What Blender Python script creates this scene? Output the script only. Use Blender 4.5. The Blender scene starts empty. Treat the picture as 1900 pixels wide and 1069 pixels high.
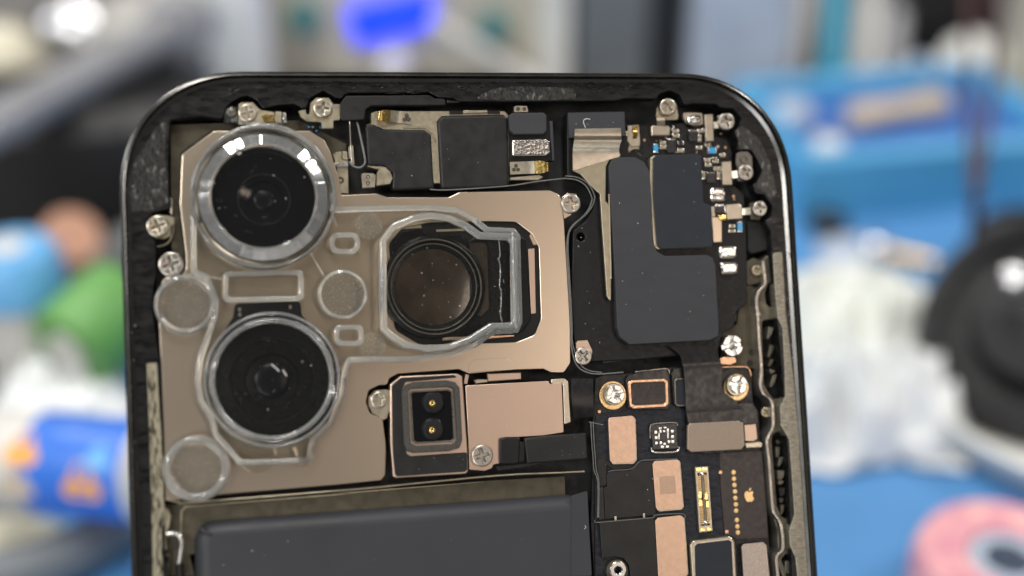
import bpy, bmesh, math, random
from mathutils import Vector, Matrix, noise as mnoise
from mathutils.geometry import tessellate_polygon
random.seed(7)
R = math.radians
scene = bpy.context.scene
col = scene.collection

# ------------------------------------------------------------------ camera, world, lamps
F, CX, CY = 2457.0, 950.0, 534.5            # focal length / principal point in photo pixels
DIST = 140.0                                # mm from lens to the phone plane on the optical axis
PITCH = R(30)
U = Vector((10293, 355, -2457)).normalized()
V = Vector((-1843, 36434, -2457)); V = (V - U * U.dot(V)).normalized()
N = U.cross(V)
O = Vector((0, 0, -DIST))
PHONE_U0, PHONE_U1, PHONE_V1 = -39.55, 33.0, 23.2
PHONE_LEN = 147.0
PHONE_V0 = PHONE_V1 - PHONE_LEN
THICK = 7.8

cam_rot = Matrix.Rotation(math.pi / 2 - PITCH, 3, 'X')
# the phone stands with its lower end on the bench (z = 0): work out the lens height from that
_low = min((cam_rot @ (O + U * u + V * PHONE_V0 + N * h)).z for u in (PHONE_U0, PHONE_U1) for h in (0, -THICK))
CAM = Vector((0, 0, -_low / 1000.0))
cam_d = bpy.data.cameras.new('camera')
cam_d.lens = 36.0 * F / 1900.0
cam_d.sensor_width = 36
cam_d.clip_start = 0.005
cam_d.clip_end = 50
cam_d.dof.use_dof = True
cam_d.dof.focus_distance = 0.1415
cam_d.dof.aperture_fstop = 8.4
cam = bpy.data.objects.new('camera', cam_d)
cam.matrix_world = Matrix.Translation(CAM) @ cam_rot.to_4x4()
col.objects.link(cam)
scene.camera = cam

world = bpy.data.worlds.new('World')
scene.world = world
world.use_nodes = True
bgn = world.node_tree.nodes['Background']
bgn.inputs[0].default_value = (1.0, 0.98, 0.95, 1)
bgn.inputs[1].default_value = 0.085

def area(name, loc, target, sx, sy, power, color=(1, 1, 1)):
    d = bpy.data.lights.new(name, 'AREA'); d.shape = 'RECTANGLE'; d.size = sx; d.size_y = sy
    d.energy = power; d.color = color
    o = bpy.data.objects.new(name, d); o.location = loc
    o.rotation_euler = (Vector(target) - Vector(loc)).to_track_quat('-Z', 'Y').to_euler()
    col.objects.link(o)
    return o
area('ceiling_lamp', (-0.1, 0.12, 1.15), (0, 0.2, 0.1), 1.2, 0.09, 11, (1, 0.97, 0.93))
area('room_lamp', (-0.7, -0.75, 1.0), (0, 0.25, 0.1), 0.8, 0.09, 10, (1, 0.98, 0.95))
area('warm_fill', (1.0, -0.95, 0.85), (0, 0.1, 0.12), 0.4, 0.4, 2.7, (1, 0.83, 0.72))  # added warm fill that tints the right of the bronze plate
area('left_fill', (-1.2, 0.25, 0.65), (0, 0.15, 0.12), 0.4, 0.4, 4, (0.97, 0.98, 1))  # added soft fill from the left, no window modelled
area('front_window', (-0.25, -1.2, 0.32), (0, 0.15, 0.12), 0.7, 0.35, 5, (0.98, 0.99, 1))
area('glint_fill', (0.75, 0.35, 0.75), (0, 0.15, 0.12), 0.3, 0.06, 3.5, (1, 1, 1))  # added light for glints on plastic rings and metal edges
area('sparkle_fill', (-0.4, 0.5, 0.6), (0, 0.13, 0.12), 0.08, 0.08, 1.2, (1, 0.98, 0.94))  # added small light, only there for sparkle

vs = scene.view_settings
vs.view_transform = 'Standard'; vs.look = 'None'; vs.exposure = 0.0; vs.gamma = 1.0
vs.use_curve_mapping = False
scene.render.engine = 'CYCLES'
cy = scene.cycles
cy.max_bounces = 14; cy.transmission_bounces = 12; cy.glossy_bounces = 5; cy.transparent_max_bounces = 12
cy.caustics_reflective = False; cy.caustics_refractive = True; cy.blur_glossy = 0.6
cy.sample_clamp_indirect = 4.0
cy.use_denoising = True

# ------------------------------------------------------------------ measuring helpers
def P(x, y, h=0.0):
    """photo pixel -> (u, v) in mm on the plane h mm above the rim of the phone"""
    r = Vector(((x - CX) / F, -(y - CY) / F, -1.0))
    t = (h + O.dot(N)) / r.dot(N)
    q = r * t - O
    return (q.dot(U), q.dot(V))
def ray(x, y):
    return cam_rot @ Vector(((x - CX) / F, -(y - CY) / F, -1.0))
def W(x, y, depth):
    return CAM + ray(x, y) * depth
def B(x, y, z=0.0):
    """photo pixel -> point on the horizontal plane z (bench)"""
    r = ray(x, y)
    return CAM + r * ((z - CAM.z) / r.z)
def depth_of(p):
    return -(cam_rot.inverted() @ (Vector(p) - CAM)).z
ZO = dict(A=(210, 120), B=(620, 120), C=(1030, 120), D=(210, 360), E=(620, 360), F=(1030, 360),
          G=(210, 580), H=(620, 580), I=(1050, 580), J=(210, 816), K=(620, 816), L=(1070, 816))
ZS = 450 / 1900.0
def Z(k, *pts):
    ox, oy = ZO[k]
    return [(ox + x * ZS, oy + y * ZS) for x, y in pts]
def Zr(k, x0, y0, x1, y1, slant=0.0):
    """rectangle in detail view k; slant = drop of the top edge from left to right"""
    return Z(k, (x0, y0), (x1, y0 + slant), (x1, y1 + slant), (x0, y1))

# ------------------------------------------------------------------ materials
MATS = {}
def mat(name, c, rough=0.5, metal=0.0, unit=1000.0, ns=1.2, nv=0.12, rv=0.1, bs=6.0, bump=0.0, bdist=0.02,
        coat=0.0, spec=0.5, stretch=(1, 1, 1), trans=0.0, ior=1.5, speck=None, c2=None, patch=None, emit=None):
    m = bpy.data.materials.new(name); m.use_nodes = True
    nt = m.node_tree; n = nt.nodes; l = nt.links
    b = n['Principled BSDF']
    b.inputs['Metallic'].default_value = metal
    b.inputs['Roughness'].default_value = rough
    b.inputs['IOR'].default_value = ior
    b.inputs['Specular IOR Level'].default_value = spec
    b.inputs['Coat Weight'].default_value = coat
    b.inputs['Coat Roughness'].default_value = 0.08
    b.inputs['Transmission Weight'].default_value = trans
    tc = n.new('ShaderNodeTexCoord'); mp = n.new('ShaderNodeMapping')
    mp.inputs['Scale'].default_value = tuple(unit * s for s in stretch)
    l.new(tc.outputs['Object'], mp.inputs['Vector'])
    no = n.new('ShaderNodeTexNoise'); no.inputs['Scale'].default_value = ns; no.inputs['Detail'].default_value = 5
    l.new(mp.outputs[0], no.inputs['Vector'])
    ra = n.new('ShaderNodeValToRGB')
    lo = [max(0, x * (1 - nv)) for x in c[:3]]; hi = [min(1, x * (1 + nv)) for x in (c2 or c)[:3]]
    ra.color_ramp.elements[0].color = (*lo, 1); ra.color_ramp.elements[1].color = (*hi, 1)
    ra.color_ramp.elements[0].position = 0.3; ra.color_ramp.elements[1].position = 0.7
    l.new(no.outputs['Fac'], ra.inputs['Fac'])
    cout = ra.outputs['Color']
    if speck:                                   # (scale, threshold, colour): tiny specks of another colour
        vo = n.new('ShaderNodeTexNoise'); vo.inputs['Scale'].default_value = speck[0]; vo.inputs['Detail'].default_value = 1
        l.new(mp.outputs[0], vo.inputs['Vector'])
        cr = n.new('ShaderNodeMapRange'); cr.inputs['From Min'].default_value = speck[1]; cr.inputs['From Max'].default_value = speck[1] + 0.06
        l.new(vo.outputs['Fac'], cr.inputs['Value'])
        mx = n.new('ShaderNodeMix'); mx.data_type = 'RGBA'
        l.new(cr.outputs['Result'], mx.inputs['Factor']); l.new(cout, mx.inputs['A']); mx.inputs['B'].default_value = (*speck[2], 1)
        cout = mx.outputs['Result']
    l.new(cout, b.inputs['Base Color'])
    if rv:
        n2 = n.new('ShaderNodeTexNoise'); n2.inputs['Scale'].default_value = ns * 2.3; n2.inputs['Detail'].default_value = 6
        l.new(mp.outputs[0], n2.inputs['Vector'])
        mr = n.new('ShaderNodeMapRange'); mr.inputs['From Min'].default_value = 0.3; mr.inputs['From Max'].default_value = 0.7
        mr.inputs['To Min'].default_value = max(0.01, rough - rv); mr.inputs['To Max'].default_value = min(1, rough + rv)
        l.new(n2.outputs['Fac'], mr.inputs['Value']); l.new(mr.outputs['Result'], b.inputs['Roughness'])
    if bump:
        n3 = n.new('ShaderNodeTexNoise'); n3.inputs['Scale'].default_value = bs; n3.inputs['Detail'].default_value = 6
        l.new(mp.outputs[0], n3.inputs['Vector'])
        bp = n.new('ShaderNodeBump'); bp.inputs['Strength'].default_value = bump; bp.inputs['Distance'].default_value = bdist / unit
        l.new(n3.outputs['Fac'], bp.inputs['Height']); l.new(bp.outputs[0], b.inputs['Normal'])
    if emit:
        b.inputs['Emission Color'].default_value = (*emit[0], 1); b.inputs['Emission Strength'].default_value = emit[1]
    MATS[name] = m
    return m
mat('rail_metal', (0.14, 0.137, 0.13), 0.26, 1.0, ns=0.2, nv=0.05, rv=0.03)
mat('glue_black', (0.007, 0.007, 0.007), 0.34, 0.0, ns=0.8, nv=0.6, rv=0.14, bs=1.2, bump=0.25, bdist=0.16, stretch=(0.45, 1.2, 1), spec=0.28)
mat('glue_smear', (0.035, 0.034, 0.032), 0.3, 0.3, ns=1.2, nv=0.5, rv=0.14, bs=2.2, bump=0.3, bdist=0.14, stretch=(1.6, 0.8, 1), speck=(1.3, 0.62, (0.13, 0.13, 0.12)))
mat('rim_shelf', (0.12, 0.11, 0.085), 0.45, 0.7, ns=1.0, nv=0.25, rv=0.1, bs=3, bump=0.1)  # rim olive darkened: shade of the recessed shelf put into the colour
mat('rim_ridge', (0.36, 0.33, 0.29), 0.36, 0.9, ns=1.0, nv=0.15, rv=0.1)
mat('olive_rim', (0.27, 0.25, 0.20), 0.45, 0.75, ns=1.5, nv=0.3, rv=0.12, bs=7, bump=0.25, bdist=0.03, stretch=(1, 2.6, 1))
mat('carved_glue', (0.30, 0.27, 0.19), 0.5, 0.5, ns=1.5, nv=0.2, bs=3, bump=0.4, bdist=0.08, stretch=(2.4, 0.5, 1), speck=(1.5, 0.56, (0.035, 0.03, 0.02)))
mat('olive_metal', (0.36, 0.32, 0.23), 0.4, 0.9, ns=1.0, nv=0.12, rv=0.08, bs=5, bump=0.03)
mat('olive_dark', (0.085, 0.074, 0.052), 0.5, 0.8, ns=0.8, nv=0.2, rv=0.1, bs=5, bump=0.03)
mat('bronze_plate', (0.57, 0.475, 0.368), 0.31, 1.0, ns=0.12, nv=0.015, rv=0.0, bs=9, bump=0.02, bdist=0.012)
mat('bronze_light', (0.56, 0.425, 0.335), 0.38, 1.0, ns=0.3, nv=0.02, rv=0.0, bs=5, bump=0.02, bdist=0.012)
mat('nickel', (0.48, 0.435, 0.35), 0.34, 1.0, ns=1.2, nv=0.06, rv=0.05, bs=4, bump=0.03, bdist=0.015)
mat('steel', (0.42, 0.395, 0.35), 0.34, 1.0, ns=1.2, nv=0.06, rv=0.05, bs=4, bump=0.03, bdist=0.01)
mat('bright_steel', (0.66, 0.65, 0.62), 0.28, 1.0, ns=1.2, nv=0.06, rv=0.05, bs=4, bump=0.03, bdist=0.015)
mat('solder', (0.70, 0.69, 0.65), 0.2, 1.0, ns=2, nv=0.08, rv=0.07, bs=3, bump=0.35, bdist=0.1)
mat('gold', (0.85, 0.60, 0.20), 0.2, 1.0, ns=2, nv=0.1, rv=0.08, bs=10, bump=0.08)
mat('gold_pad', (0.72, 0.52, 0.26), 0.35, 0.9, ns=3, nv=0.1)
mat('copper', (0.72, 0.44, 0.28), 0.34, 0.9, ns=2, nv=0.12)
mat('rose_foil', (0.66, 0.45, 0.32), 0.4, 0.8, ns=1.2, nv=0.08, rv=0.08, bs=11, bump=0.22, bdist=0.03)
mat('grey_foil', (0.42, 0.35, 0.30), 0.46, 0.6, ns=9, nv=0.2, rv=0.08, bs=12, bump=0.2, bdist=0.02)
mat('etched_foil', (0.52, 0.36, 0.26), 0.5, 0.8, ns=9, nv=0.1)
mat('black_plastic', (0.006, 0.006, 0.006), 0.42, ns=0.9, nv=0.2, rv=0.08, bs=6, bump=0.05, bdist=0.02, spec=0.28)
mat('deep_black', (0.006, 0.006, 0.006), 0.6, ns=1, nv=0.3)
mat('tape_black', (0.013, 0.013, 0.013), 0.44, ns=0.5, nv=0.25, rv=0.1, bs=0.5, bump=0.05, bdist=0.1, spec=0.28)
mat('foam_grey', (0.033, 0.034, 0.038), 0.62, ns=0.5, nv=0.06, rv=0.05, bs=6, bump=0.08, bdist=0.02, stretch=(0.5, 1.5, 1), spec=0.3)
mat('pad_blue', (0.015, 0.018, 0.024), 0.5, ns=0.5, nv=0.1, rv=0.06, bs=5, bump=0.04, bdist=0.02, spec=0.3)
mat('foam_ring', (0.05, 0.047, 0.042), 0.95, ns=7, nv=0.4, rv=0, bs=12, bump=0.6, bdist=0.06)
mat('pcb_black', (0.0085, 0.0085, 0.0085), 0.34, ns=1, nv=0.3, rv=0.1, bs=4, bump=0.06, bdist=0.03, spec=0.28)
mat('pcb_brown', (0.020, 0.015, 0.013), 0.38, ns=1, nv=0.15, rv=0.06)
mat('tape_navy', (0.0135, 0.015, 0.0195), 0.38, ns=0.6, nv=0.3, rv=0.1, bs=0.8, bump=0.8, bdist=0.25, stretch=(1, 1.4, 1), spec=0.28)
mat('shield_sheet', (0.014, 0.0135, 0.013), 0.4, ns=0.4, nv=0.25, rv=0.08, bs=1.0, bump=0.02, bdist=0.1, spec=0.28)
mat('flex_black', (0.014, 0.013, 0.0125), 0.27, ns=0.6, nv=0.25, rv=0.08, bs=2, bump=0.03, bdist=0.06, spec=0.28)
mat('battery_wrap', (0.029, 0.0305, 0.035), 0.5, ns=0.12, nv=0.08, rv=0.05, bs=3, bump=0.02, bdist=0.02, spec=0.35)
mat('gasket_rubber', (0.12, 0.12, 0.11), 0.4, ns=2, nv=0.2)
mat('capacitor_end', (0.72, 0.72, 0.68), 0.25, 0.9, ns=3, nv=0.1)
mat('capacitor_tan', (0.30, 0.24, 0.16), 0.5, ns=3, nv=0.2)
mat('capacitor_blue', (0.03, 0.28, 0.52), 0.3, ns=3, nv=0.2, coat=0.4)
mat('chip_black', (0.011, 0.011, 0.012), 0.32, ns=2, nv=0.2)
mat('lens_black', (0.004, 0.004, 0.005), 0.06, ns=1, nv=0.1, rv=0.02, coat=0.3)
mat('lens_barrel', (0.005, 0.005, 0.005), 0.3, ns=1, nv=0.2, rv=0.05, spec=0.2)
mat('lens_brown', (0.026, 0.017, 0.011), 0.2, ns=0.25, nv=0.5, rv=0.03, coat=0.4)
mat('lens_violet', (0.004, 0.004, 0.006), 0.3, ns=0.6, nv=0.2, rv=0.01, coat=0.0, spec=0.2)
mat('insert_ribbed', (0.030, 0.020, 0.016), 0.5, ns=2.5, nv=0.6, bs=3.5, bump=0.6, bdist=0.06, stretch=(2.0, 0.6, 1))
mat('clear_plastic', (0.985, 0.985, 0.975), 0.035, ns=0.5, nv=0.0, rv=0.02, trans=1.0, ior=1.585, bs=0.35, bump=0.04, bdist=0.12)
mat('frosted_dot', (0.97, 0.97, 0.93), 0.22, ns=2, nv=0.06, rv=0.08, trans=0.97, ior=1.15, bs=5, bump=0.2, bdist=0.03)
mat('lit_edge', (0.93, 0.94, 0.92), 0.05, ns=0.8, nv=0.03, rv=0.06, trans=0.86, ior=1.585, bs=1.5, bump=0.1, bdist=0.06)  # white mixed into clear plastic to imitate light gathered at its edges
def clear_sheet():
    # flat clear sheet: light passes straight through, the faces mirror a little more at a glancing angle
    m = bpy.data.materials.new('clear_sheet'); m.use_nodes = True; nt = m.node_tree; n = nt.nodes; l = nt.links
    n.remove(n['Principled BSDF']); out = n['Material Output']
    tr = n.new('ShaderNodeBsdfTransparent'); tr.inputs[0].default_value = (0.965, 0.968, 0.955, 1)
    gl = n.new('ShaderNodeBsdfGlossy'); gl.inputs['Roughness'].default_value = 0.05
    lw = n.new('ShaderNodeLayerWeight'); lw.inputs['Blend'].default_value = 0.5
    pw = n.new('ShaderNodeMath'); pw.operation = 'POWER'; pw.inputs[1].default_value = 4.5; l.new(lw.outputs['Facing'], pw.inputs[0])
    fr = n.new('ShaderNodeMapRange'); fr.inputs['To Min'].default_value = 0.04; fr.inputs['To Max'].default_value = 0.95; l.new(pw.outputs[0], fr.inputs['Value'])
    tc = n.new('ShaderNodeTexCoord'); no = n.new('ShaderNodeTexNoise'); no.inputs['Scale'].default_value = 260; bp = n.new('ShaderNodeBump')
    bp.inputs['Strength'].default_value = 0.05; bp.inputs['Distance'].default_value = 0.0003
    l.new(tc.outputs['Object'], no.inputs['Vector']); l.new(no.outputs['Fac'], bp.inputs['Height'])
    l.new(bp.outputs[0], gl.inputs['Normal']); l.new(bp.outputs[0], lw.inputs['Normal'])
    mx = n.new('ShaderNodeMixShader'); l.new(fr.outputs[0], mx.inputs[0]); l.new(tr.outputs[0], mx.inputs[1]); l.new(gl.outputs[0], mx.inputs[2])
    l.new(mx.outputs[0], out.inputs['Surface']); MATS['clear_sheet'] = m
clear_sheet()
mat('dust_white', (0.75, 0.74, 0.70), 0.8, ns=3, nv=0.1)
mat('ring_dark', (0.007, 0.007, 0.007), 0.35, ns=1)
mat('bevel_mirror', (0.86, 0.87, 0.86), 0.12, 0.92, ns=1.5, nv=0.06, rv=0.06, bs=1.5, bump=0.2, bdist=0.08)  # metal standing in for total reflection inside the clear plastic bevel
mat('cover_metal', (0.33, 0.275, 0.22), 0.46, 0.9, ns=9, nv=0.1, rv=0.04)
mat('ring_metal', (0.16, 0.15, 0.13), 0.35, 0.8, ns=1, nv=0.1)

# ------------------------------------------------------------------ mesh helpers (mm in, metres out)
CENT = {}
def finish(name, verts, faces, m, parent, smooth_deg=40, flat=(), label=None, kind=None):
    """link one mesh object whose origin is its own centre; parent is the root Empty or another part"""
    xs = [v[0] for v in verts]; ys = [v[1] for v in verts]; zs = [v[2] for v in verts]
    c = Vector(((min(xs) + max(xs)) / 2, (min(ys) + max(ys)) / 2, (min(zs) + max(zs)) / 2))
    me = bpy.data.meshes.new(name)
    me.from_pydata([((v[0] - c.x) / 1000, (v[1] - c.y) / 1000, (v[2] - c.z) / 1000) for v in verts], [], faces)
    me.validate(); 
    bm = bmesh.new(); bm.from_mesh(me); bmesh.ops.recalc_face_normals(bm, faces=bm.faces); bm.to_mesh(me); bm.free()
    me.shade_smooth()
    me.set_sharp_from_angle(angle=R(smooth_deg))
    fl = set(flat)
    if fl:
        for p in me.polygons:
            if abs(p.normal.z) > 0.9985: p.use_smooth = False
    me.materials.append(MATS[m] if isinstance(m, str) else m)
    o = bpy.data.objects.new(name, me)
    col.objects.link(o)
    if parent is not None:
        o.parent = parent
        o.location = (c - CENT[parent.name]) / 1000
    CENT[o.name] = c
    if label: o['label'] = label
    if kind: o['kind'] = kind
    return o
def ccw(p):
    a = sum(p[i][0] * p[(i + 1) % len(p)][1] - p[(i + 1) % len(p)][0] * p[i][1] for i in range(len(p)))
    return p if a > 0 else p[::-1]
def roundp(p, r, seg=4):
    """round the corners of a polygon (mm) with radius r (number or list)"""
    if not r: return list(p)
    out = []; n = len(p)
    for i in range(n):
        a, b, c = Vector(p[i - 1]), Vector(p[i]), Vector(p[(i + 1) % n])
        ri = r[i] if isinstance(r, (list, tuple)) else r
        d1, d2 = (a - b), (c - b); l1, l2 = d1.length, d2.length
        if l1 < 1e-5 or l2 < 1e-5: continue
        d1 /= l1; d2 /= l2
        ang = math.acos(max(-1, min(1, d1.dot(d2))))
        if ri <= 0 or ang > R(174): out.append(tuple(b)); continue
        t = min(ri / math.tan(ang / 2), l1 * 0.48, l2 * 0.48)
        s, e = b + d1 * t, b + d2 * t
        for k in range(seg + 1):
            f = k / seg
            q = s * (1 - f) ** 2 + b * 2 * f * (1 - f) + e * f * f
            out.append((q.x, q.y))
    return out
def inset(p, d):
    """offset a ccw polygon inwards by d"""
    n = len(p); out = []
    for i in range(n):
        a, b, c = p[i - 1], p[i], p[(i + 1) % n]
        e1 = (b[0] - a[0], b[1] - a[1]); e2 = (c[0] - b[0], c[1] - b[1])
        l1 = math.hypot(*e1) or 1e-9; l2 = math.hypot(*e2) or 1e-9
        n1 = (-e1[1] / l1, e1[0] / l1); n2 = (-e2[1] / l2, e2[0] / l2)
        k = 1 + n1[0] * n2[0] + n1[1] * n2[1]
        k = max(k, 0.35)
        out.append((b[0] + d * (n1[0] + n2[0]) / k, b[1] + d * (n1[1] + n2[1]) / k))
    return out
def solid(name, outer, h1, th, m, parent, bev=0.04, holes=(), nseg=1, label=None, kind=None, tilt=None, jit=0.0):
    """prism with bevelled top edge from mm polygons; holes get the same bevel"""
    loops = [ccw(outer)] + [ccw(h)[::-1] for h in holes]
    verts, faces = [], []
    base = []; tops = []
    for lp in loops:
        n = len(lp); rings = []
        rings.append((lp, h1 - th))
        if bev > 0:
            for k in range(nseg + 1):
                a = (math.pi / 2) * k / nseg
                rings.append((inset(lp, bev * (1 - math.cos(a))), h1 - bev * (1 - math.sin(a))))
        else:
            rings.append((lp, h1))
        idx = []
        for pts, h in rings:
            s = len(verts); verts += [(q[0], q[1], h) for q in pts]; idx.append(s)
        for a, b in zip(idx, idx[1:]):
            for i in range(n):
                j = (i + 1) % n
                faces.append((a + i, a + j, b + j, b + i))
        base.append(idx[0]); tops.append(idx[-1])
    flat = []
    for st, rev in ((tops, False), (base, True)):
        polys = [[Vector(verts[st[k] + i]) for i in range(len(loops[k]))] for k in range(len(loops))]
        mapi = [st[k] + i for k in range(len(loops)) for i in range(len(loops[k]))]
        if len(loops) == 1 and len(loops[0]) <= 8 :
            f = tuple(mapi); flat.append(len(faces)); faces.append(f[::-1] if rev else f)
        else:
            for t in tessellate_polygon(polys):
                f = tuple(mapi[i] for i in t)
                flat.append(len(faces)); faces.append(f[::-1] if rev else f)
    if tilt:                                     # (du, dv): slope of height per mm
        cu = sum(v[0] for v in verts) / len(verts); cv = sum(v[1] for v in verts) / len(verts)
        verts = [(v[0], v[1], v[2] + (v[0] - cu) * tilt[0] + (v[1] - cv) * tilt[1]) for v in verts]
    return finish(name, verts, faces, m, parent, 40, flat, label, kind)
def plate(name, px, h1, th, m, parent, bev=0.04, holes=(), r=0.0, nseg=1, seg=3, hr=0.0, **kw):
    o = roundp([P(x, y, h1) for x, y in px], r, seg)
    hs = [roundp([P(x, y, h1) for x, y in q], hr, seg) for q in holes]
    return solid(name, o, h1, th, m, parent, bev, hs, nseg, **kw)
def circ(c, r, n=24, a0=0.0):
    return [(c[0] + r * math.cos(a0 + 2 * math.pi * i / n), c[1] + r * math.sin(a0 + 2 * math.pi * i / n)) for i in range(n)]
def lathe(name, c, prof, m, parent, n=40, close=True, smooth=35, jit=0.0, label=None, kind=None):
    """revolve (r, h) pairs about the point c (mm); close joins last to first (a ring) or caps r=0 ends"""
    verts, faces = [], []
    ids = []
    for r, h in prof:
        s = len(verts)
        if r < 1e-6: verts.append((c[0], c[1], h)); ids.append((s, 1))
        else:
            for i in range(n):
                a = 2 * math.pi * i / n
                rr = r * (1 + (random.uniform(-jit, jit) if jit else 0))
                verts.append((c[0] + rr * math.cos(a), c[1] + rr * math.sin(a), h + (random.uniform(-jit, jit) * r if jit else 0)))
            ids.append((s, n))
    prs = list(zip(ids, ids[1:]))
    if close and prof[0][0] > 0 and prof[-1][0] > 0: prs.append((ids[-1], ids[0]))
    for (a, na), (b, nb) in prs:
        for i in range(n):
            j = (i + 1) % n
            if na == 1 and nb == 1: continue
            if na == 1: faces.append((a, b + j, b + i))
            elif nb == 1: faces.append((a + i, a + j, b))
            else: faces.append((a + i, a + j, b + j, b + i))
    return finish(name, verts, faces, m, parent, smooth, (), label, kind)
def tubem(name, pts, r, m, parent, n=6, label=None, kind=None, flatten=1.0):
    """tube through mm points (u, v, h)"""
    pts = [Vector(p) for p in pts]; verts, faces = [], []
    for i, p in enumerate(pts):
        t = (pts[min(i + 1, len(pts) - 1)] - pts[max(i - 1, 0)]).normalized()
        up = Vector((0, 0, 1)) if abs(t.z) < 0.9 else Vector((1, 0, 0))
        s = t.cross(up).normalized(); w = s.cross(t)
        rr = r[i] if isinstance(r, (list, tuple)) else r
        for k in range(n):
            a = 2 * math.pi * k / n
            verts.append(tuple(p + s * math.cos(a) * rr + w * math.sin(a) * rr * flatten))
    for i in range(len(pts) - 1):
        for k in range(n):
            j = (k + 1) % n
            faces.append((i * n + k, i * n + j, (i + 1) * n + j, (i + 1) * n + k))
    faces.append(tuple(range(n))[::-1]); faces.append(tuple((len(pts) - 1) * n + k for k in range(n)))
    return finish(name, verts, faces, m, parent, 60, (), label, kind)
def spline(pts, k=5):
    """Catmull-Rom through points of any dimension"""
    out = []; n = len(pts)
    for i in range(n - 1):
        p0, p1, p2, p3 = [Vector(pts[max(0, min(n - 1, j))]) for j in (i - 1, i, i + 1, i + 2)]
        for s in range(k):
            t = s / k
            out.append(tuple(0.5 * ((2 * p1) + (p2 - p0) * t + (2 * p0 - 5 * p1 + 4 * p2 - p3) * t * t + (3 * p1 - p0 - 3 * p2 + p3) * t ** 3)))
    out.append(tuple(pts[-1]))
    return out
def wire(name, px, h, r, m, parent, k=5, **kw):
    """tube through pixels at height h (or per-point heights)"""
    q = []
    for i, (x, y) in enumerate(px):
        hh = h[i] if isinstance(h, (list, tuple)) else h
        q.append((*P(x, y, hh), hh))
    return tubem(name, spline(q, k) if k > 1 else q, r, m, parent, **kw)
def ribbon(name, left, right, hs, th, m, parent, k=4, **kw):
    """bent sheet: left and right edge pixels with one height per station"""
    q = [(*P(a[0], a[1], h), *P(b[0], b[1], h), h) for a, b, h in zip(left, right, hs)]
    n = len(q); s = []
    sm = []
    for i in range(n - 1):
        p0, p1, p2, p3 = [q[max(0, min(n - 1, j))] for j in (i - 1, i, i + 1, i + 2)]
        for t in [j / k for j in range(k)]:
            sm.append(tuple(0.5 * (2 * b + (c - a) * t + (2 * a - 5 * b + 4 * c - d) * t * t + (3 * b - a - 3 * c + d) * t ** 3) for a, b, c, d in zip(p0, p1, p2, p3)))
    sm.append(q[-1])
    verts, faces = [], []
    for lu, lv, ru, rv, h in sm:
        verts += [(lu, lv, h), (ru, rv, h), (ru, rv, h - th), (lu, lv, h - th)]
    for i in range(len(sm) - 1):
        a, b = i * 4, i * 4 + 4
        for j in range(4):
            faces.append((a + j, a + (j + 1) % 4, b + (j + 1) % 4, b + j))
    faces.append((0, 1, 2, 3)); e = (len(sm) - 1) * 4; faces.append((e, e + 3, e + 2, e + 1))
    return finish(name, verts, faces, m, parent, 45, (), **kw)

# ------------------------------------------------------------------ roots
M_cam = cam.matrix_world.copy()
def phone_matrix(u, v, h):
    rot = (cam_rot @ Matrix((U, V, N)).transposed()).to_4x4()
    loc = CAM + (cam_rot @ (O + U * u + V * v + N * h)) / 1000.0
    return Matrix.Translation(loc) @ rot
def root(name, u, v, h, label, cat):
    o = bpy.data.objects.new(name, None); o.empty_display_size = 0.01
    o.matrix_world = phone_matrix(u, v, h); o['label'] = label; o['category'] = cat
    col.objects.link(o); CENT[o.name] = Vector((u, v, h))
    return o
phone = root('smartphone', (PHONE_U0 + PHONE_U1) / 2, PHONE_V0, -THICK / 2,
             'opened dark graphite smartphone with its back off, showing cameras, circuit boards and battery', 'smartphone')

# ------------------------------------------------------------------ frame
def rrect(off, r=12.6, seg=14):
    u0, u1, v0, v1 = PHONE_U0 + off, PHONE_U1 - off, PHONE_V0 + off, PHONE_V1 - off
    rr = r - off; out = []
    for cu, cv, a0 in ((u1 - rr, v1 - rr, 0), (u0 + rr, v1 - rr, 90), (u0 + rr, v0 + rr, 180), (u1 - rr, v0 + rr, 270)):
        for k in range(seg + 1):
            a = R(a0 + 90 * k / seg)
            ca, sa = math.cos(a), math.sin(a)          # slightly squarer than a circle
            e = 0.93
            out.append((cu + rr * math.copysign(abs(ca) ** e, ca), cv + rr * math.copysign(abs(sa) ** e, sa)))
    return out
prof = [(0.35, -THICK), (0.0, -THICK + 0.5), (0.0, -0.45), (0.02, -0.33), (0.08, -0.24), (0.36, -0.075), (0.44, -0.04),
        (0.52, -0.16), (0.60, -0.75), (0.95, -0.95), (1.0, -THICK)]
vs_, fs_ = [], []
for off, h in prof:
    vs_ += [(p[0], p[1], h) for p in rrect(off)]
n_ = len(rrect(0))
for i in range(len(prof)):
    a, b = i * n_, ((i + 1) % len(prof)) * n_
    for k in range(n_):
        j = (k + 1) % n_
        fs_.append((a + k, a + j, b + j, b + k))
frame = finish('frame', vs_, fs_, 'rail_metal', phone, 30, label='polished graphite metal frame band')

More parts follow.
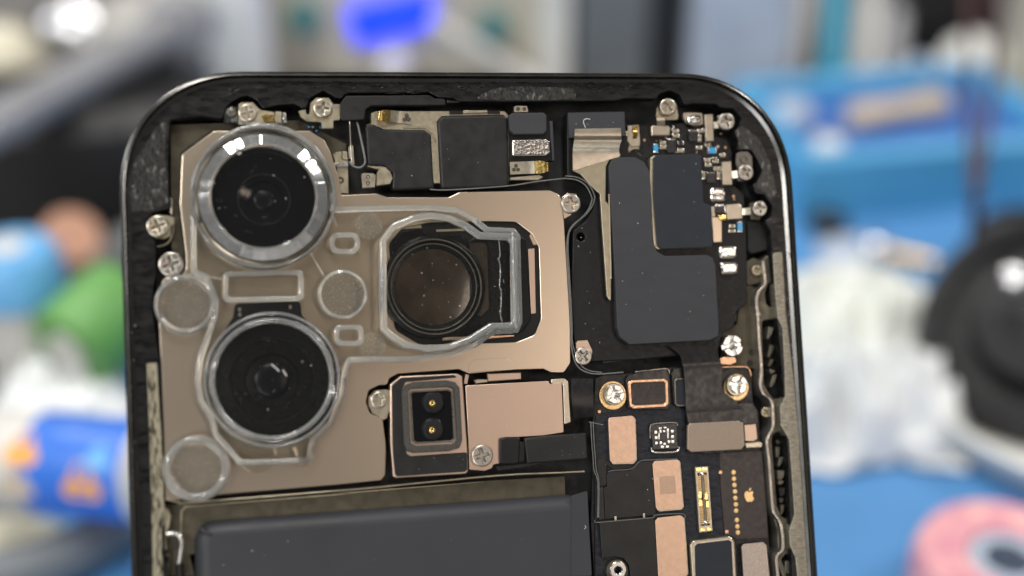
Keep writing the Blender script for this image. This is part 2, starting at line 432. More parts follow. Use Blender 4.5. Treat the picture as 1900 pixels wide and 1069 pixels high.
TOPL = Z('A', (445, 432), (700, 402), (862, 425), (878, 345), (925, 295), (1000, 255), (1060, 243), (1125, 278), (1175, 345), (1290, 318), (1420, 308),
         (1505, 352), (1545, 262), (1650, 203), (1745, 258), (1795, 268))
TOPR = Z('B', (75, 240), (115, 222), (745, 217), (820, 258), (935, 262), (995, 290), (1500, 292))
TOPC = Z('C', (0, 288), (470, 284), (540, 266), (795, 268), (820, 230), (900, 203), (980, 238), (1012, 318), (1075, 306), (1262, 308), (1300, 338), (1400, 346),
         (1460, 415), (1442, 490), (1400, 530), (1440, 600), (1432, 680), (1490, 664), (1545, 682), (1585, 750), (1622, 835), (1592, 920), (1540, 942), (1575, 1012))
RIGHT = Z('F', (1640, 8), (1705, 95), (1692, 182), (1640, 212), (1690, 292), (1700, 448)) + [(1431, 470)]
LEFT = Z('J', (430, 1068), (405, 900), (400, 500)) + Z('G', (395, 1010), (380, 700), (368, 400), (330, 150)) + \
       Z('D', (318, 1000), (308, 850), (318, 720), (338, 640), (332, 372), (300, 332), (262, 275), (268, 205), (300, 160), (385, 128), (455, 120), (440, 20)) + Z('A', (432, 740))
hl = -0.95
bot_l = P(*LEFT[0], hl); bot_r = P(1470, 1069, hl)
cav = [P(x, y, hl) for x, y in TOPL + TOPR + TOPC + RIGHT]
cav += [P(1452, 700, hl), P(1462, 850, hl), bot_r, (bot_r[0], PHONE_V0 + 8), (bot_l[0], PHONE_V0 + 8)]
cav += [P(x, y, hl) for x, y in LEFT]
cav = roundp(cav, 0.35, 3)
ledge = solid('frame_ledge', rrect(0.78), hl, 1.6, 'glue_black', frame, 0.10, [cav], 2, label='black inner ledge smeared with old adhesive')
# grey smears left on the ledge: a thin uneven skin in the upper left corner
plate('adhesive_smear', Z('A', (255, 620), (330, 500), (420, 425), (418, 560), (405, 700), (425, 900), (432, 1060)) + Z('D', (440, 60), (350, 110), (270, 140), (200, 130), (120, 150), (110, 20)) +
      Z('A', (130, 900), (160, 760)), hl + 0.02, 0.06, 'glue_smear', frame, 0.02, r=0.3)
plate('adhesive_smear', Z('B', (1240, 190), (1400, 168), (1880, 180), (1900, 270), (1500, 282), (1080, 270)), hl + 0.02, 0.06, 'glue_smear', frame, 0.02, r=0.3)
plate('adhesive_smear', Z('C', (1420, 520), (1470, 480), (1600, 580), (1680, 760), (1740, 1000), (1690, 1060), (1640, 1000), (1560, 960), (1630, 830), (1540, 660), (1445, 660)), hl + 0.02, 0.06, 'glue_smear', frame, 0.02, r=0.3)
# lumpy ridges of glue, single strands pulled out along the top ledge
for i in range(150):
    x = random.uniform(400, 1240); y = 152 + random.random() ** 1.3 * 20 if 700 < x < 1150 else 150 + random.random() * 14
    n = random.randint(3, 5); L_ = random.uniform(8, 34); a = random.uniform(-0.35, 0.35)
    if x < 470: a -= 0.35; y += (470 - x) * 0.35
    pts = [(x + L_ * k / n, y + L_ * k / n * a + random.uniform(-2, 2)) for k in range(n + 1)]
    if i % 3 == 0 and i > 100: continue
    wire('glue_strand', pts, hl + 0.02, [random.uniform(0.02, 0.06) if 0 < j < n * 2 else 0.01 for j in range(n * 2 + 1)], 'glue_black', frame, k=2, n=5)
for i in range(46):                                   # crumbs of glue on the rounded inner side of the band
    t = random.random()
    if t < 0.45: x, y = random.uniform(236, 252), random.uniform(330, 1060)
    elif t < 0.8: x, y = 1462 + (i % 5) + random.uniform(0, 4), random.uniform(340, 480)
    else: x, y = random.uniform(480, 1230), random.uniform(140, 146)
    c = P(x, y, -0.8); s = random.uniform(0.06, 0.16)
    solid('glue_crumb', [(c[0] + s * random.uniform(.5, 1) * math.cos(a), c[1] + s * random.uniform(.5, 1.6) * math.sin(a)) for a in [k * math.pi / 3 for k in range(6)]],
          -0.74, 0.2, 'glue_smear' if i % 3 else 'olive_rim', frame, 0.04)
floor = solid('chassis_floor', rrect(1.05), -4.4, 1.2, 'deep_black', phone, 0.0)

# olive strip of cut adhesive on the left band, machined olive rim with pockets on the right
strip_l = [(272, 675), (291, 673), (296, 760), (302, 840), (304, 930), (307, 952), (300, 1000), (302, 1080), (306, 1250), (288, 1250), (284, 1080), (281, 930), (277, 800)]
plate('adhesive_strip', strip_l, -0.88, 0.3, 'carved_glue', frame, 0.03, r=0.15, label='olive strip of scraped adhesive')
for i in range(22):
    y = 690 + i * 17 + random.uniform(-4, 4); x = 274 + (y - 675) * 0.03 + random.uniform(1, 12)
    wire('scrape_mark', [(x, y), (x + random.uniform(0, 6), y + 10), (x + random.uniform(-5, 6), y + 24), (x + random.uniform(-4, 4), y + 36)], -0.875, [0.02, 0.05, 0.05, 0.05, 0.04, 0.03, 0.01], 'olive_dark', frame, k=2, n=5)
RIM = [(1430, 470), (1452, 466), (1459, 580), (1473, 698), (1481, 793), (1483, 816), (1491, 934), (1500, 1069), (1512, 1250), (1470, 1250), (1452, 1069)] + \
      Z('L', (1560, 900), (1590, 860), (1585, 700), (1545, 580), (1530, 480), (1500, 120), (1485, 0)) + Z('I', (1578, 1000), (1600, 915), (1610, 690), (1548, 640), (1525, 560), (1540, 470), (1520, 0)) + \
      Z('F', (1605, 1060), (1578, 830), (1600, 760), (1648, 710), (1630, 520))
PK = [Z('I', (1560, 62), (1640, 50), (1684, 95), (1712, 610), (1690, 672), (1650, 678), (1600, 610), (1575, 560), (1565, 300)),
      Z('I', (1640, 965), (1672, 935), (1716, 945)) + Z('L', (1655, 20), (1675, 300), (1695, 590), (1668, 640), (1625, 600), (1592, 520), (1562, 150), (1552, 20)),
      Z('L', (1625, 940), (1660, 895), (1705, 905), (1728, 1068)) + [(1492, 1140), (1472, 1140), (1464, 1060)],
      Z('F', (1668, 705), (1702, 690), (1718, 870), (1690, 895), (1655, 860), (1645, 780))]
RIM = [(x - 3 if k > 10 else x, y) for k, (x, y) in enumerate(RIM)]
def widen(q):
    mx = sum(a for a, b in q) / len(q)
    ys = [b for a, b in q]; y0, y1 = min(ys), max(ys)
    return [(a + (3.5 if a > mx + (b - (y0 + y1) / 2) * 0.07 else -5.0), b) for a, b in q]
PK = [widen(q) for q in PK[:3]] + PK[3:]
rim = plate('rim_shelf', RIM, -1.9, 2.2, 'rim_shelf', frame, 0.10, PK, r=0.25, hr=0.35, nseg=2)
BAND = [(1434, 470), (1452, 466), (1459, 580), (1473, 698), (1481, 793), (1483, 816), (1491, 934), (1500, 1069), (1512, 1250), (1496, 1250), (1481, 1085), (1476, 1035), (1466, 1012), (1464, 985), (1474, 955), (1469, 880), (1464, 815), (1455, 800), (1449, 790), (1447, 755), (1457, 735),
        (1456, 690), (1452, 610), (1443, 590), (1438, 540)]
plate('machined_rim', BAND, -0.80, 1.4, 'olive_rim', frame, 0.10, r=0.3, nseg=2, label='olive machined inner rim')
RP = Z('F', (1630, 520), (1640, 610), (1646, 705), (1600, 760), (1580, 830), (1592, 950)) + Z('I', (1505, 0), (1515, 200), (1535, 450), (1525, 560), (1552, 640), (1612, 690), (1625, 800), (1622, 900), (1588, 965)) + \
     Z('L', (1492, 20), (1508, 150), (1532, 460), (1548, 570), (1602, 660), (1618, 850), (1570, 910), (1572, 1000), (1585, 1100))
RP = spline(RP, 3)
plate('rim_ridge', [(x - 3, y) for x, y in RP] + [(x + 3, y + 1) for x, y in RP[::-1]], -1.15, 2.4, 'rim_ridge', frame, 0.08, nseg=2, label='thin curved metal ridge')
for k, q in enumerate(PK[:3]):                         # floors and clip hardware inside the pockets
    xs = [p[0] for p in q]; ys = [p[1] for p in q]
    plate('pocket_floor', [(p[0], p[1]) for p in q], -3.4, 0.4, 'deep_black', frame, 0.0, r=0.3)  # floor coloured black to imitate shade deep in the pocket
    yy = min(ys) + 14
    while yy < max(ys) - 24:                               # uneven clips, springs and lugs
        xx = min(xs) + 5 + (yy - min(ys)) * 0.07; w = random.uniform(5, 15); hgt = random.uniform(8, 30); hh_ = random.uniform(-2.4, -1.2); e_ = random.uniform(0, 8)
        plate('latch_clip', [(xx + e_, yy), (xx + e_ + w, yy + random.uniform(-2, 4)), (xx + w + e_ * 0.4, yy + hgt * 0.6), (xx + w * 0.6, yy + hgt), (xx + random.uniform(0, 4), yy + hgt * 0.9)], hh_, 1.6, random.choice(['rim_shelf', 'olive_dark', 'rim_shelf', 'black_plastic']), frame, 0.08, r=0.12)
        yy += hgt + random.uniform(-2, 9)
plate('side_channel', Z('F', (1480, 690), (1590, 735), (1570, 800), (1600, 1068)) + Z('I', (1505, 0), (1525, 440), (1450, 440), (1210, 420), (1210, 130)) + Z('F', (1330, 1060), (1425, 1020), (1440, 830), (1480, 780)),
      -2.7, 1.0, 'olive_dark', frame, 0.08, r=0.3)

# ------------------------------------------------------------------ screws and standoffs
def join_into(a, b):
    bm = bmesh.new(); bm.from_mesh(a.data)
    off = (Vector(b.location) - Vector(a.location))
    me = b.data.copy(); me.transform(Matrix.Translation(off)); bm.from_mesh(me)
    bm.to_mesh(a.data); bm.free(); bpy.data.meshes.remove(me)
    bpy.data.objects.remove(b); a.data.shade_smooth()
    a.data.set_sharp_from_angle(angle=R(35))
    for p in a.data.polygons:
        if abs(p.normal.z) > 0.9985: p.use_smooth = False
    return a
def star(r, arms=4, w=0.26, L=0.62):
    out = []
    for k in range(4):
        a = k * math.pi / 2
        for du, dv in ((w / 2, L), (-w / 2, L), (-w / 2, w / 2)):
            # arm pointing to +v rotated by a
            out.append((r * (du * math.cos(a) - dv * math.sin(a)), r * (du * math.sin(a) + dv * math.cos(a))))
    return out
SCREW = {}
def screw(px, h, r, parent, rot=0.0, m='steel'):
    """round cross-recess screw head; r in mm, px its centre in the photograph"""
    c = P(px[0], px[1], h)
    if m not in SCREW:
        o = solid('screw', circ((0, 0), 1, 28), 0, 0.55, m, None, 0.12, [star(1.0)], 2)
        b = solid('screw', circ((0, 0), 0.80, 20), -0.42, 0.13, m, None, 0.0)
        o.data.transform(Matrix.Translation(CENT[o.name] / 1000)); b.data.transform(Matrix.Translation(CENT[b.name] / 1000))
        SCREW[m] = join_into(o, b)
        used = o; o.name = 'screw'
    else:
        used = SCREW[m].copy(); col.objects.link(used)
    used.parent = parent
    used.location = (Vector((c[0], c[1], h)) - CENT[parent.name]) / 1000
    used.scale = (r, r, r if r < 1 else 1); used.rotation_euler = (0, 0, R(rot))
    return used
SO = []
def standoff(px, h, r, parent, rot=0.0, tall=1.0):
    c = P(px[0], px[1], h)
    if not SO:
        pts = []
        o = None
        for k in range(4):
            a0, a1 = R(90 * k + 15), R(90 * k + 75)
            seg = [(math.cos(a0 + (a1 - a0) * i / 8), math.sin(a0 + (a1 - a0) * i / 8)) for i in range(9)]
            inn = [(0.44 * math.cos(a1 + (a0 - a1) * i / 5), 0.44 * math.sin(a1 + (a0 - a1) * i / 5)) for i in range(6)]
            q = solid('standoff', seg + inn, 0, 0.4, 'bright_steel', None, 0.06)
            q.data.transform(Matrix.Translation(CENT[q.name] / 1000)); q.location = (0, 0, 0)
            o = q if o is None else join_into(o, q)
        b = lathe('standoff', (0, 0), [(0.42, -0.9), (0.42, -0.36), (0.97, -0.36), (1.0, -0.9)], 'bright_steel', None, 28)
        b.data.transform(Matrix.Translation(CENT[b.name] / 1000)); o = join_into(o, b)
        b = lathe('standoff', (0, 0), [(0, -0.85), (0.43, -0.85), (0.43, -0.9), (0, -0.9)], 'bright_steel', None, 16)
        b.data.transform(Matrix.Translation(CENT[b.name] / 1000)); o = join_into(o, b)
        SO.append(o); used = o
    else:
        used = SO[0].copy(); col.objects.link(used)
    used.name = 'standoff'
    used.parent = parent
    used.location = (Vector((c[0], c[1], h)) - CENT[parent.name]) / 1000
    used.scale = (r, r, tall); used.rotation_euler = (0, 0, R(rot))
    return used
MM = 0.0553                                            # mm per photo pixel near the phone plane
zr = lambda r: r * ZS * MM

# ------------------------------------------------------------------ camera section (left)
mid = plate('midplate', Z('A', (445, 470), (1450, 432), (1830, 620), (1830, 1068)) + [(640, 480), (420, 560), (350, 540), (318, 480), (316, 300)], -2.7, 0.5, 'olive_dark', phone, 0.05)
CAMP = [(338, 286), (397, 243), (575, 243), (602, 260), (613, 282), (630, 335), (634, 362)] + Z('B', (60, 1022), (330, 1010), (420, 1040), (900, 1040), (980, 1000), (1690, 985), (1765, 1020), (1782, 1066)) + \
       Z('E', (1792, 140), (1802, 215), (1832, 700), (1850, 1000)) + Z('H', (1852, 395), (1800, 472), (1700, 470), (1640, 442), (1380, 450), (1060, 480), (980, 445), (500, 478), (430, 515), (412, 570),
       (355, 568), (270, 610), (250, 700), (280, 790), (380, 835), (400, 1000)) + Z('K', (405, 100), (400, 275), (370, 318), (0, 355)) + Z('J', (800, 432), (440, 478), (408, 455)) + \
       [(303, 780), (300, 690), (295, 600), (294, 545), (304, 515), (337, 514), (346, 498), (345, 472), (334, 380)]
TELE = [(722, 452), (748, 422), (800, 413), (905, 411), (958, 412), (988, 435), (1000, 460), (1004, 592), (992, 622), (958, 635), (780, 640), (733, 612)]
c1 = P(490, 370, 0); c2 = P(506, 706, 0)
hp = -1.2
camp = plate('camera_plate', CAMP, hp, 0.28, 'bronze_plate', phone, 0.07, [TELE], r=0.5, hr=1.0, nseg=2, seg=6, label='satin bronze cover plate over the camera block')
plate('camera_housing', [(x - 3 if x < 420 else x, y - 2 if y < 400 else y) for x, y in CAMP], hp - 0.32, 1.6, 'black_plastic', phone, 0.05, r=0.4)
# embossed tab outline, bent tabs near the flash window
plate('embossed_tab', Z('H', (1045, 470), (1058, 400), (1100, 366), (1350, 358), (1405, 400), (1420, 448)), hp + 0.025, 0.06, 'bronze_plate', camp, 0.025, r=0.3)
plate('bent_tab', Z('H', (1200, 478), (1465, 468), (1468, 522), (1205, 540)), hp - 0.25, 0.5, 'bronze_light', camp, 0.08, r=0.05)
plate('bent_tab', Z('H', (1095, 530), (1130, 520), (1205, 522), (1205, 548), (1110, 560)), hp - 0.4, 0.4, 'nickel', camp, 0.08)
plate('bent_tab', Z('H', (1030, 480), (1060, 490), (1045, 560), (1015, 560)), hp - 0.2, 0.5, 'bronze_light', camp, 0.06)
# lens 1 (upper), lens 2 (lower): stepped barrels with a domed front element
def lens(px, h, r, steps, parent, body='lens_barrel', glass='lens_violet', name='camera_lens', label=None):
    c = P(px[0], px[1], h)
    pr = [(r * 1.0, h - 2.4), (r * 1.0, h - 0.12), (r * 0.97, h)]
    for a, dh in steps: pr.append((r * a, h + dh))
    last = steps[-1]
    pr += [(0, h + last[1])]
    o = lathe(name, c, pr + [(0, h - 2.4)], body, parent, 64, label=label)
    rr = r * last[0] * 0.97; hh = h + last[1] + 0.02
    lathe('front_element', c, [(rr, hh)] + [(rr * math.cos(R(a)), hh + rr * 0.14 * math.sin(R(a))) for a in (15, 35, 55, 75)] + [(0, hh + rr * 0.14), (0, hh - 0.02)], glass, o, 48)
    return o, c
lens1, c1 = lens((490, 370), 0.7, 5.35, [(0.92, 0), (0.90, -0.08), (0.50, -0.10), (0.48, -0.25), (0.36, -0.35), (0.34, -0.5), (0.22, -0.62), (0.20, -0.62)], camp, body='lens_black', label='upper wide black camera lens')
lens2, c2 = lens((505, 706), 0.55, 6.15, [(0.985, 0.0), (0.97, -0.25), (0.70, -0.45), (0.68, -0.62), (0.44, -0.72), (0.42, -0.95), (0.30, -1.05)], camp, label='lower black camera lens')
plate('lens_carrier', Z('D', (955, 858), (1465, 838), (1475, 945)) + [(612, 640), (640, 705), (612, 780), (560, 815), (505, 828), (430, 800), (385, 740), (378, 690), (400, 640)] + Z('D', (940, 965)), -0.95, 0.5, 'black_plastic', lens2, 0.08, r=0.5)
for q in ((990, 905), (1388, 885), (992, 945)):
    plate('carrier_peg', [Z('D', (q[0] + 14 * math.cos(k), q[1] + 18 * math.sin(k)))[0] for k in [i * 1.047 for i in range(6)]], -0.9, 0.3, 'nickel', lens2, 0.03)
# telephoto: black body in the opening, bronze trim slivers, wide brownish prism lens
tele = plate('telephoto_body', [(726, 456), (750, 428), (780, 424)] + Z('E', (690, 300), (760, 330), (1000, 318), (1040, 380), (1170, 300), (1420, 290), (1500, 360), (1545, 980)) + [(970, 615), (952, 622), (830, 626), (780, 628), (736, 606)],
             -1.3, 2.0, 'lens_barrel', phone, 0.10, r=0.4, nseg=2, label='black telephoto camera body')
plate('trim_sliver', Z('E', (1520, 432), (1570, 425), (1582, 935), (1542, 940)), -1.45, 0.6, 'bronze_light', tele, 0.04)
plate('trim_sliver', Z('E', (1545, 300), (1575, 330), (1590, 400), (1560, 400), (1530, 330)), -1.4, 0.6, 'bronze_light', tele, 0.04)
plate('trim_sliver', Z('H', (845, 190), (1040, 180), (1030, 212), (850, 220)), -1.35, 0.6, 'bronze_light', tele, 0.04)
plate('trim_sliver', Z('H', (1200, 185), (1410, 172), (1412, 188), (1205, 205)), -1.35, 0.6, 'copper', tele, 0.04)
plate('trim_sliver', Z('E', (480, 280), (560, 235), (680, 235), (690, 268)), -1.4, 0.6, 'olive_metal', tele, 0.04)
plate('trim_sliver', Z('E', (800, 280), (1010, 270), (1020, 290), (800, 298)), -1.4, 0.6, 'olive_metal', tele, 0.04)
ct = P(806, 532, -0.5)
tl = lathe('camera_lens', ct, [(5.500, -2.4), (5.445, -0.6), (5.170, -0.45), (4.840, -0.5), (4.730, -0.75), (4.125, -0.85), (4.070, -1.0), (0, -1.0), (0, -2.4)], 'lens_barrel', tele, 56, label='telephoto lens with brownish glass')
lathe('front_element', ct, [(4.048, -0.98)] + [(4.05 * math.cos(R(a)), -0.98 + 0.10 * math.sin(R(a))) for a in (20, 40, 60, 78)] + [(0, -0.88), (0, -1.0)], 'lens_brown', tl, 48)
lathe('barrel_ring', ct, [(4.895, -0.42), (4.950, -0.36), (5.038, -0.36), (5.060, -0.44)], 'ring_metal', tl, 56)
lathe('barrel_ring', ct, [(4.455, -0.68), (4.510, -0.62), (4.576, -0.62), (4.598, -0.7)], 'ring_metal', tl, 56)
plate('prism_window', Z('E', (1060, 385), (1175, 382), (1200, 410), (1215, 900), (1150, 960), (1060, 930)), -0.95, 0.5, 'lens_brown', tele, 0.04, r=0.2)
lathe('barrel_ring', c1, [(2.52, 0.62), (2.56, 0.66), (2.62, 0.66), (2.66, 0.62)], 'ring_dark', lens1, 56)
lathe('barrel_ring', c2, [(4.18, 0.12), (4.22, 0.17), (4.27, 0.17), (4.3, 0.12)], 'ring_dark', lens2, 56)

# flash and depth-sensor window
fm = plate('sensor_module', Z('H', (440, 560), (520, 500), (960, 478), (1005, 500), (1045, 1068)) + Z('K', (1050, 250), (1030, 268), (490, 300), (462, 290), (440, 0)), -0.75, 1.6, 'bronze_light', phone, 0.10, r=0.25, nseg=2, label='black framed sensor window with two round emitters')
plate('module_tape', Z('H', (452, 575), (520, 512), (940, 488), (965, 510), (560, 545), (535, 600), (560, 1060)) + Z('K', (570, 110), (600, 128), (1030, 98), (1042, 110), (1042, 240), (1020, 252), (495, 288), (478, 270), (460, 100)), -0.73, 0.1, 'tape_black', fm, 0.02, r=0.12)
FRO = Z('H', (530, 620), (560, 570), (620, 545), (880, 530), (950, 545), (985, 590), (1005, 1000), (985, 1060)) + Z('K', (900, 90), (620, 105), (565, 85)) + Z('H', (548, 1030))
FRI = Z('H', (580, 625), (600, 600), (900, 585), (940, 600), (965, 1000), (940, 1030), (640, 1045), (600, 1020))
plate('foam_gasket', FRO, -0.35, 0.42, 'foam_ring', fm, 0.14, [FRI], r=0.3, hr=0.25, nseg=2)
FI2 = Z('H', (592, 632), (612, 612), (892, 598), (928, 612), (950, 990), (928, 1015), (645, 1030), (612, 1008))
FI3 = Z('H', (606, 640), (618, 626), (888, 612), (915, 622), (936, 985), (920, 1000), (650, 1016), (626, 1002))
plate('window_frame', FI2, -0.45, 0.3, 'ring_metal', fm, 0.04, [FI3], r=0.15, hr=0.12)
plate('window_recess', FI3, -0.62, 0.1, 'lens_black', fm, 0.0)
for q in ((778, 708), (776, 918)):
    c = P(*Z('H', q)[0], -0.4)
    e = lathe('emitter', c, [(zr(95), -0.62), (zr(90), -0.5), (zr(82), -0.44), (zr(78), -0.36), (zr(70), -0.33), (zr(20), -0.33), (zr(16), -0.38), (0, -0.38), (0, -0.62)], 'black_plastic', fm, 32)
    for k in range(2):
        pass
    cc = P(*Z('H', (q[0] - 8, q[1] + 3))[0], -0.35)
    lathe('emitter_contact', cc, [(zr(26), -0.335), (zr(24), -0.31), (zr(13), -0.31), (zr(10), -0.335)], 'gold', fm, 16)
# screw tab left of the sensor window
tab = plate('screw_tab', Z('H', (400, 602), (455, 605), (462, 780), (428, 782), (415, 830), (385, 845), (300, 790), (268, 730), (270, 660), (320, 610)), hp - 0.05, 0.4, 'nickel', fm, 0.06, r=0.2)
screw(Z('H', (352, 685))[0], hp + 0.22, zr(66), fm, 20, 'nickel')

# second bronze plate with its screw
bp2 = plate('bracket_plate', Z('H', (1028, 572), (1680, 535), (1692, 560), (1785, 545), (1800, 940), (1640, 965), (1295, 985), (1300, 1068)) + Z('K', (1300, 185), (1250, 195), (1235, 225), (1180, 245), (1060, 235), (1052, 0)),
            hp - 0.05, 0.3, 'bronze_light', phone, 0.06, r=0.15, nseg=2, label='pinkish bronze bracket plate beside the sensor window')
plate('bracket_flange', Z('H', (1695, 522), (1805, 515), (1838, 545), (1858, 860), (1802, 880), (1792, 560), (1700, 556)), hp - 0.15, 1.0, 'nickel', bp2, 0.10, r=0.2, nseg=2)
screw(Z('K', (1163, 125))[0], hp + 0.4, zr(88), bp2, 12, 'steel')
# black connector blocks on the right of it
cb = plate('cable_connector', Z('K', (1490, -10), (1650, -30)) + [(1088, 803), (1091, 852), (978, 861)], -0.75, 1.2, 'tape_black', phone, 0.18, r=0.2, nseg=3, label='black plastic cable connector')
plate('connector_latch', Z('H', (1297, 990), (1340, 975), (1440, 975), (1460, 985)) + Z('K', (1450, 180), (1430, 190), (1320, 195), (1298, 180)), -0.85, 1.0, 'black_plastic', cb, 0.16, r=0.15, nseg=3)
plate('connector_web', Z('K', (1440, 20), (1495, 10), (1495, 170), (1440, 180)), -1.0, 0.8, 'black_plastic', cb, 0.08)
plate('flex_cable', Z('K', (1265, 210), (1480, 185), (1700, 168), (1500, 215), (1280, 245)), -1.5, 0.15, 'flex_black', cb, 0.04)
ribbon('flex_cable', Z('I', (40, 520), (42, 620), (52, 740), (62, 825)), Z('I', (212, 515), (215, 620), (218, 740), (215, 815)), [-1.3, -1.0, -0.95, -1.25], 0.15, 'flex_black', cb)

# thin wall between the camera block and the battery bay, dark strip below it
wall_px = Z('J', (392, 462), (520, 488), (640, 490), (1900, 388)) + Z('K', (600, 345), (1190, 288), (1500, 268), (1960, 250))
wire('bay_wall', wall_px, -1.5, 0.13, 'olive_metal', phone, k=4)
bay = plate('bay_floor', Z('J', (400, 500), (540, 505), (640, 510), (1900, 405)) + Z('K', (0, 415), (1190, 320), (1810, 285)) + Z('K', (1815, 600), (0, 800)) + Z('J', (600, 900), (640, 1068), (400, 1068)), -2.3, 0.4, 'olive_dark', phone, 0.05, r=0.2)
plate('bay_edge', Z('J', (525, 560), (560, 515), (640, 512), (1900, 410)) + Z('K', (0, 418), (1180, 325), (1180, 332), (0, 432)) + Z('J', (1900, 425), (650, 524), (580, 530), (545, 565), (535, 800), (520, 800)), -2.25, 0.2, 'olive_metal', bay, 0.03)
# battery: pouch with soft rounded edges and a raised seam along its upper end
hb = -0.95
b0 = P(359, 976, hb); b1 = P(1090, 917, hb)
bat = solid('battery', roundp([(b0[0], b1[1]), (b1[0], b1[1]), (b1[0], PHONE_V0 + 22), (b0[0], PHONE_V0 + 22)], 2.4, 7), hb, 3.0, 'battery_wrap', phone, 1.5, [], 9, label='dark grey battery pouch')
wire('battery_wrap_fold', Z('J', (645, 662), (690, 700), (760, 740), (840, 735)), [-1.5, -1.05, -0.93, -1.1], [0.03] * 5 + [0.18] * 6 + [0.03] * 5, 'battery_wrap', bat, n=8)
plate('side_flap', Z('L', (-40, 440), (85, 400), (100, 700), (120, 1068)) + [(1060, 1069), (1060, 925)], -0.90, 0.08, 'battery_wrap', bat, 0.03, r=0.2, tilt=(-0.03, 0.0))
# clip parts in the lower left corner
lc = plate('latch_bracket', Z('J', (392, 545), (430, 540), (455, 600), (440, 690), (415, 740), (420, 860), (395, 880), (385, 780), (405, 690)), -1.2, 0.8, 'olive_metal', phone, 0.06, r=0.15)
wire('latch_wire', Z('J', (420, 745), (470, 735), (515, 750), (535, 800), (530, 880), (515, 975)), -1.1, 0.22, 'bright_steel', lc, n=10)
wire('latch_rod', Z('J', (520, 970), (530, 1100)), -1.1, 0.42, 'black_plastic', lc, k=1, n=12)
plate('latch_bracket', Z('J', (370, 890), (445, 885), (450, 980), (440, 1068), (380, 1068)), -1.6, 0.8, 'olive_dark', lc, 0.06, holes=[Z('J', (400, 920), (430, 920), (430, 960), (400, 970))])

# ------------------------------------------------------------------ top edge brackets (left)
tb = plate('contact_bracket', Z('A', (980, 310), (1005, 294), (1095, 294), (1130, 335), (1160, 355), (1262, 370), (1262, 452), (980, 468)), -0.95, 0.4, 'olive_metal', phone, 0.05, r=0.12, label='olive contact bracket with a small screw')
screw(Z('A', (1055, 378))[0], -0.75, zr(72), tb, 15, 'nickel')
plate('locating_pad', Z('A', (880, 352), (915, 325), (975, 335), (975, 456), (862, 458)), -1.0, 0.4, 'glue_smear', tb, 0.05, r=0.1)
lathe('locating_pin', P(*Z('A', (925, 374))[0], -0.9), [(zr(36), -1.0), (zr(34), -0.85), (zr(26), -0.82), (0, -0.82), (0, -1.0)], 'ring_metal', tb, 20)
plate('gold_contact', Z('A', (1158, 398), (1195, 388), (1262, 394), (1262, 452), (1185, 452)), -0.85, 0.25, 'gold', tb, 0.05, r=0.1)
plate('contact_block', Z('A', (1266, 368), (1318, 366), (1322, 455), (1268, 455)), -0.85, 0.5, 'olive_metal', tb, 0.05)
plate('contact_block', Z('A', (1326, 376), (1352, 374), (1362, 455), (1330, 456)), -0.7, 0.6, 'bright_steel', tb, 0.04)
plate('contact_rail', Z('A', (980, 455), (1330, 458), (1330, 466), (985, 470)), -0.9, 0.5, 'bright_steel', tb, 0.02)
tb2 = plate('screw_bracket', Z('A', (1450, 362), (1508, 350), (1515, 388), (1538, 388), (1545, 300), (1590, 258), (1690, 258), (1728, 308), (1775, 308), (1778, 432), (1726, 440), (1726, 500), (1634, 502), (1630, 452), (1515, 446), (1468, 410)),
            -1.0, 0.35, 'olive_metal', phone, 0.05, r=0.1, label='hooked olive screw bracket')
screw(Z('A', (1645, 338))[0], -0.55, zr(76), tb2, -8, 'nickel')
for k in range(7):
    q = Z('A', (1525 + 30 * (k % 4), 480 + 30 * (k // 4)))[0]
    plate('capacitor', [(q[0], q[1]), (q[0] + 4.5, q[1]), (q[0] + 4.5, q[1] + 4), (q[0], q[1] + 4)], -2.3, 0.3, ['capacitor_blue', 'capacitor_tan', 'chip_black'][k % 3], tb2, 0.03)
gk = plate('mesh_gasket', Z('B', (42, 310), (92, 243), (745, 237), (792, 264), (868, 266), (877, 318), (290, 322), (250, 350), (236, 432), (60, 440), (38, 395)), -1.0, 1.0, 'tape_black', phone, 0.12, r=0.2, nseg=2, label='black earpiece gasket strip')
plate('gasket_end', Z('B', (880, 275), (985, 285), (985, 296), (885, 300)), -1.4, 0.3, 'glue_smear', gk, 0.03)
wire('spring_wire', Z('B', (180, 450), (205, 560), (240, 730), (238, 780), (200, 808), (150, 795), (118, 762)), [-1.6, -1.4, -1.2, -1.2, -1.25, -1.3, -1.4], 0.12, 'gasket_rubber', gk, n=8)
wire('spring_wire', Z('B', (122, 440), (125, 560), (132, 660), (140, 770)), -1.5, 0.11, 'steel', gk, n=6)
plate('spring_foot', Z('B', (112, 640), (148, 630), (160, 780), (140, 785), (132, 735), (115, 735)), -1.45, 0.4, 'nickel', gk, 0.03)
mb = plate('microphone_bracket', Z('B', (-10, 700), (20, 682), (60, 678), (62, 745), (110, 750), (115, 1010), (-10, 1005), (20, 900), (15, 790)), -1.5, 0.4, 'olive_metal', phone, 0.06, r=0.1)
plate('microphone_bracket', Z('B', (66, 676), (100, 680), (110, 748), (66, 742)), -1.4, 0.4, 'olive_metal', mb, 0.05)
lathe('bracket_hole', P(*Z('B', (50, 905))[0], -1.5), [(zr(28), -1.5), (zr(26), -1.46), (zr(14), -1.46), (zr(12), -1.5)], 'olive_dark', mb, 18)
plate('contact_rail', Z('B', (0, 768), (110, 775), (110, 800), (0, 796)), -1.2, 0.4, 'bright_steel', mb, 0.03)

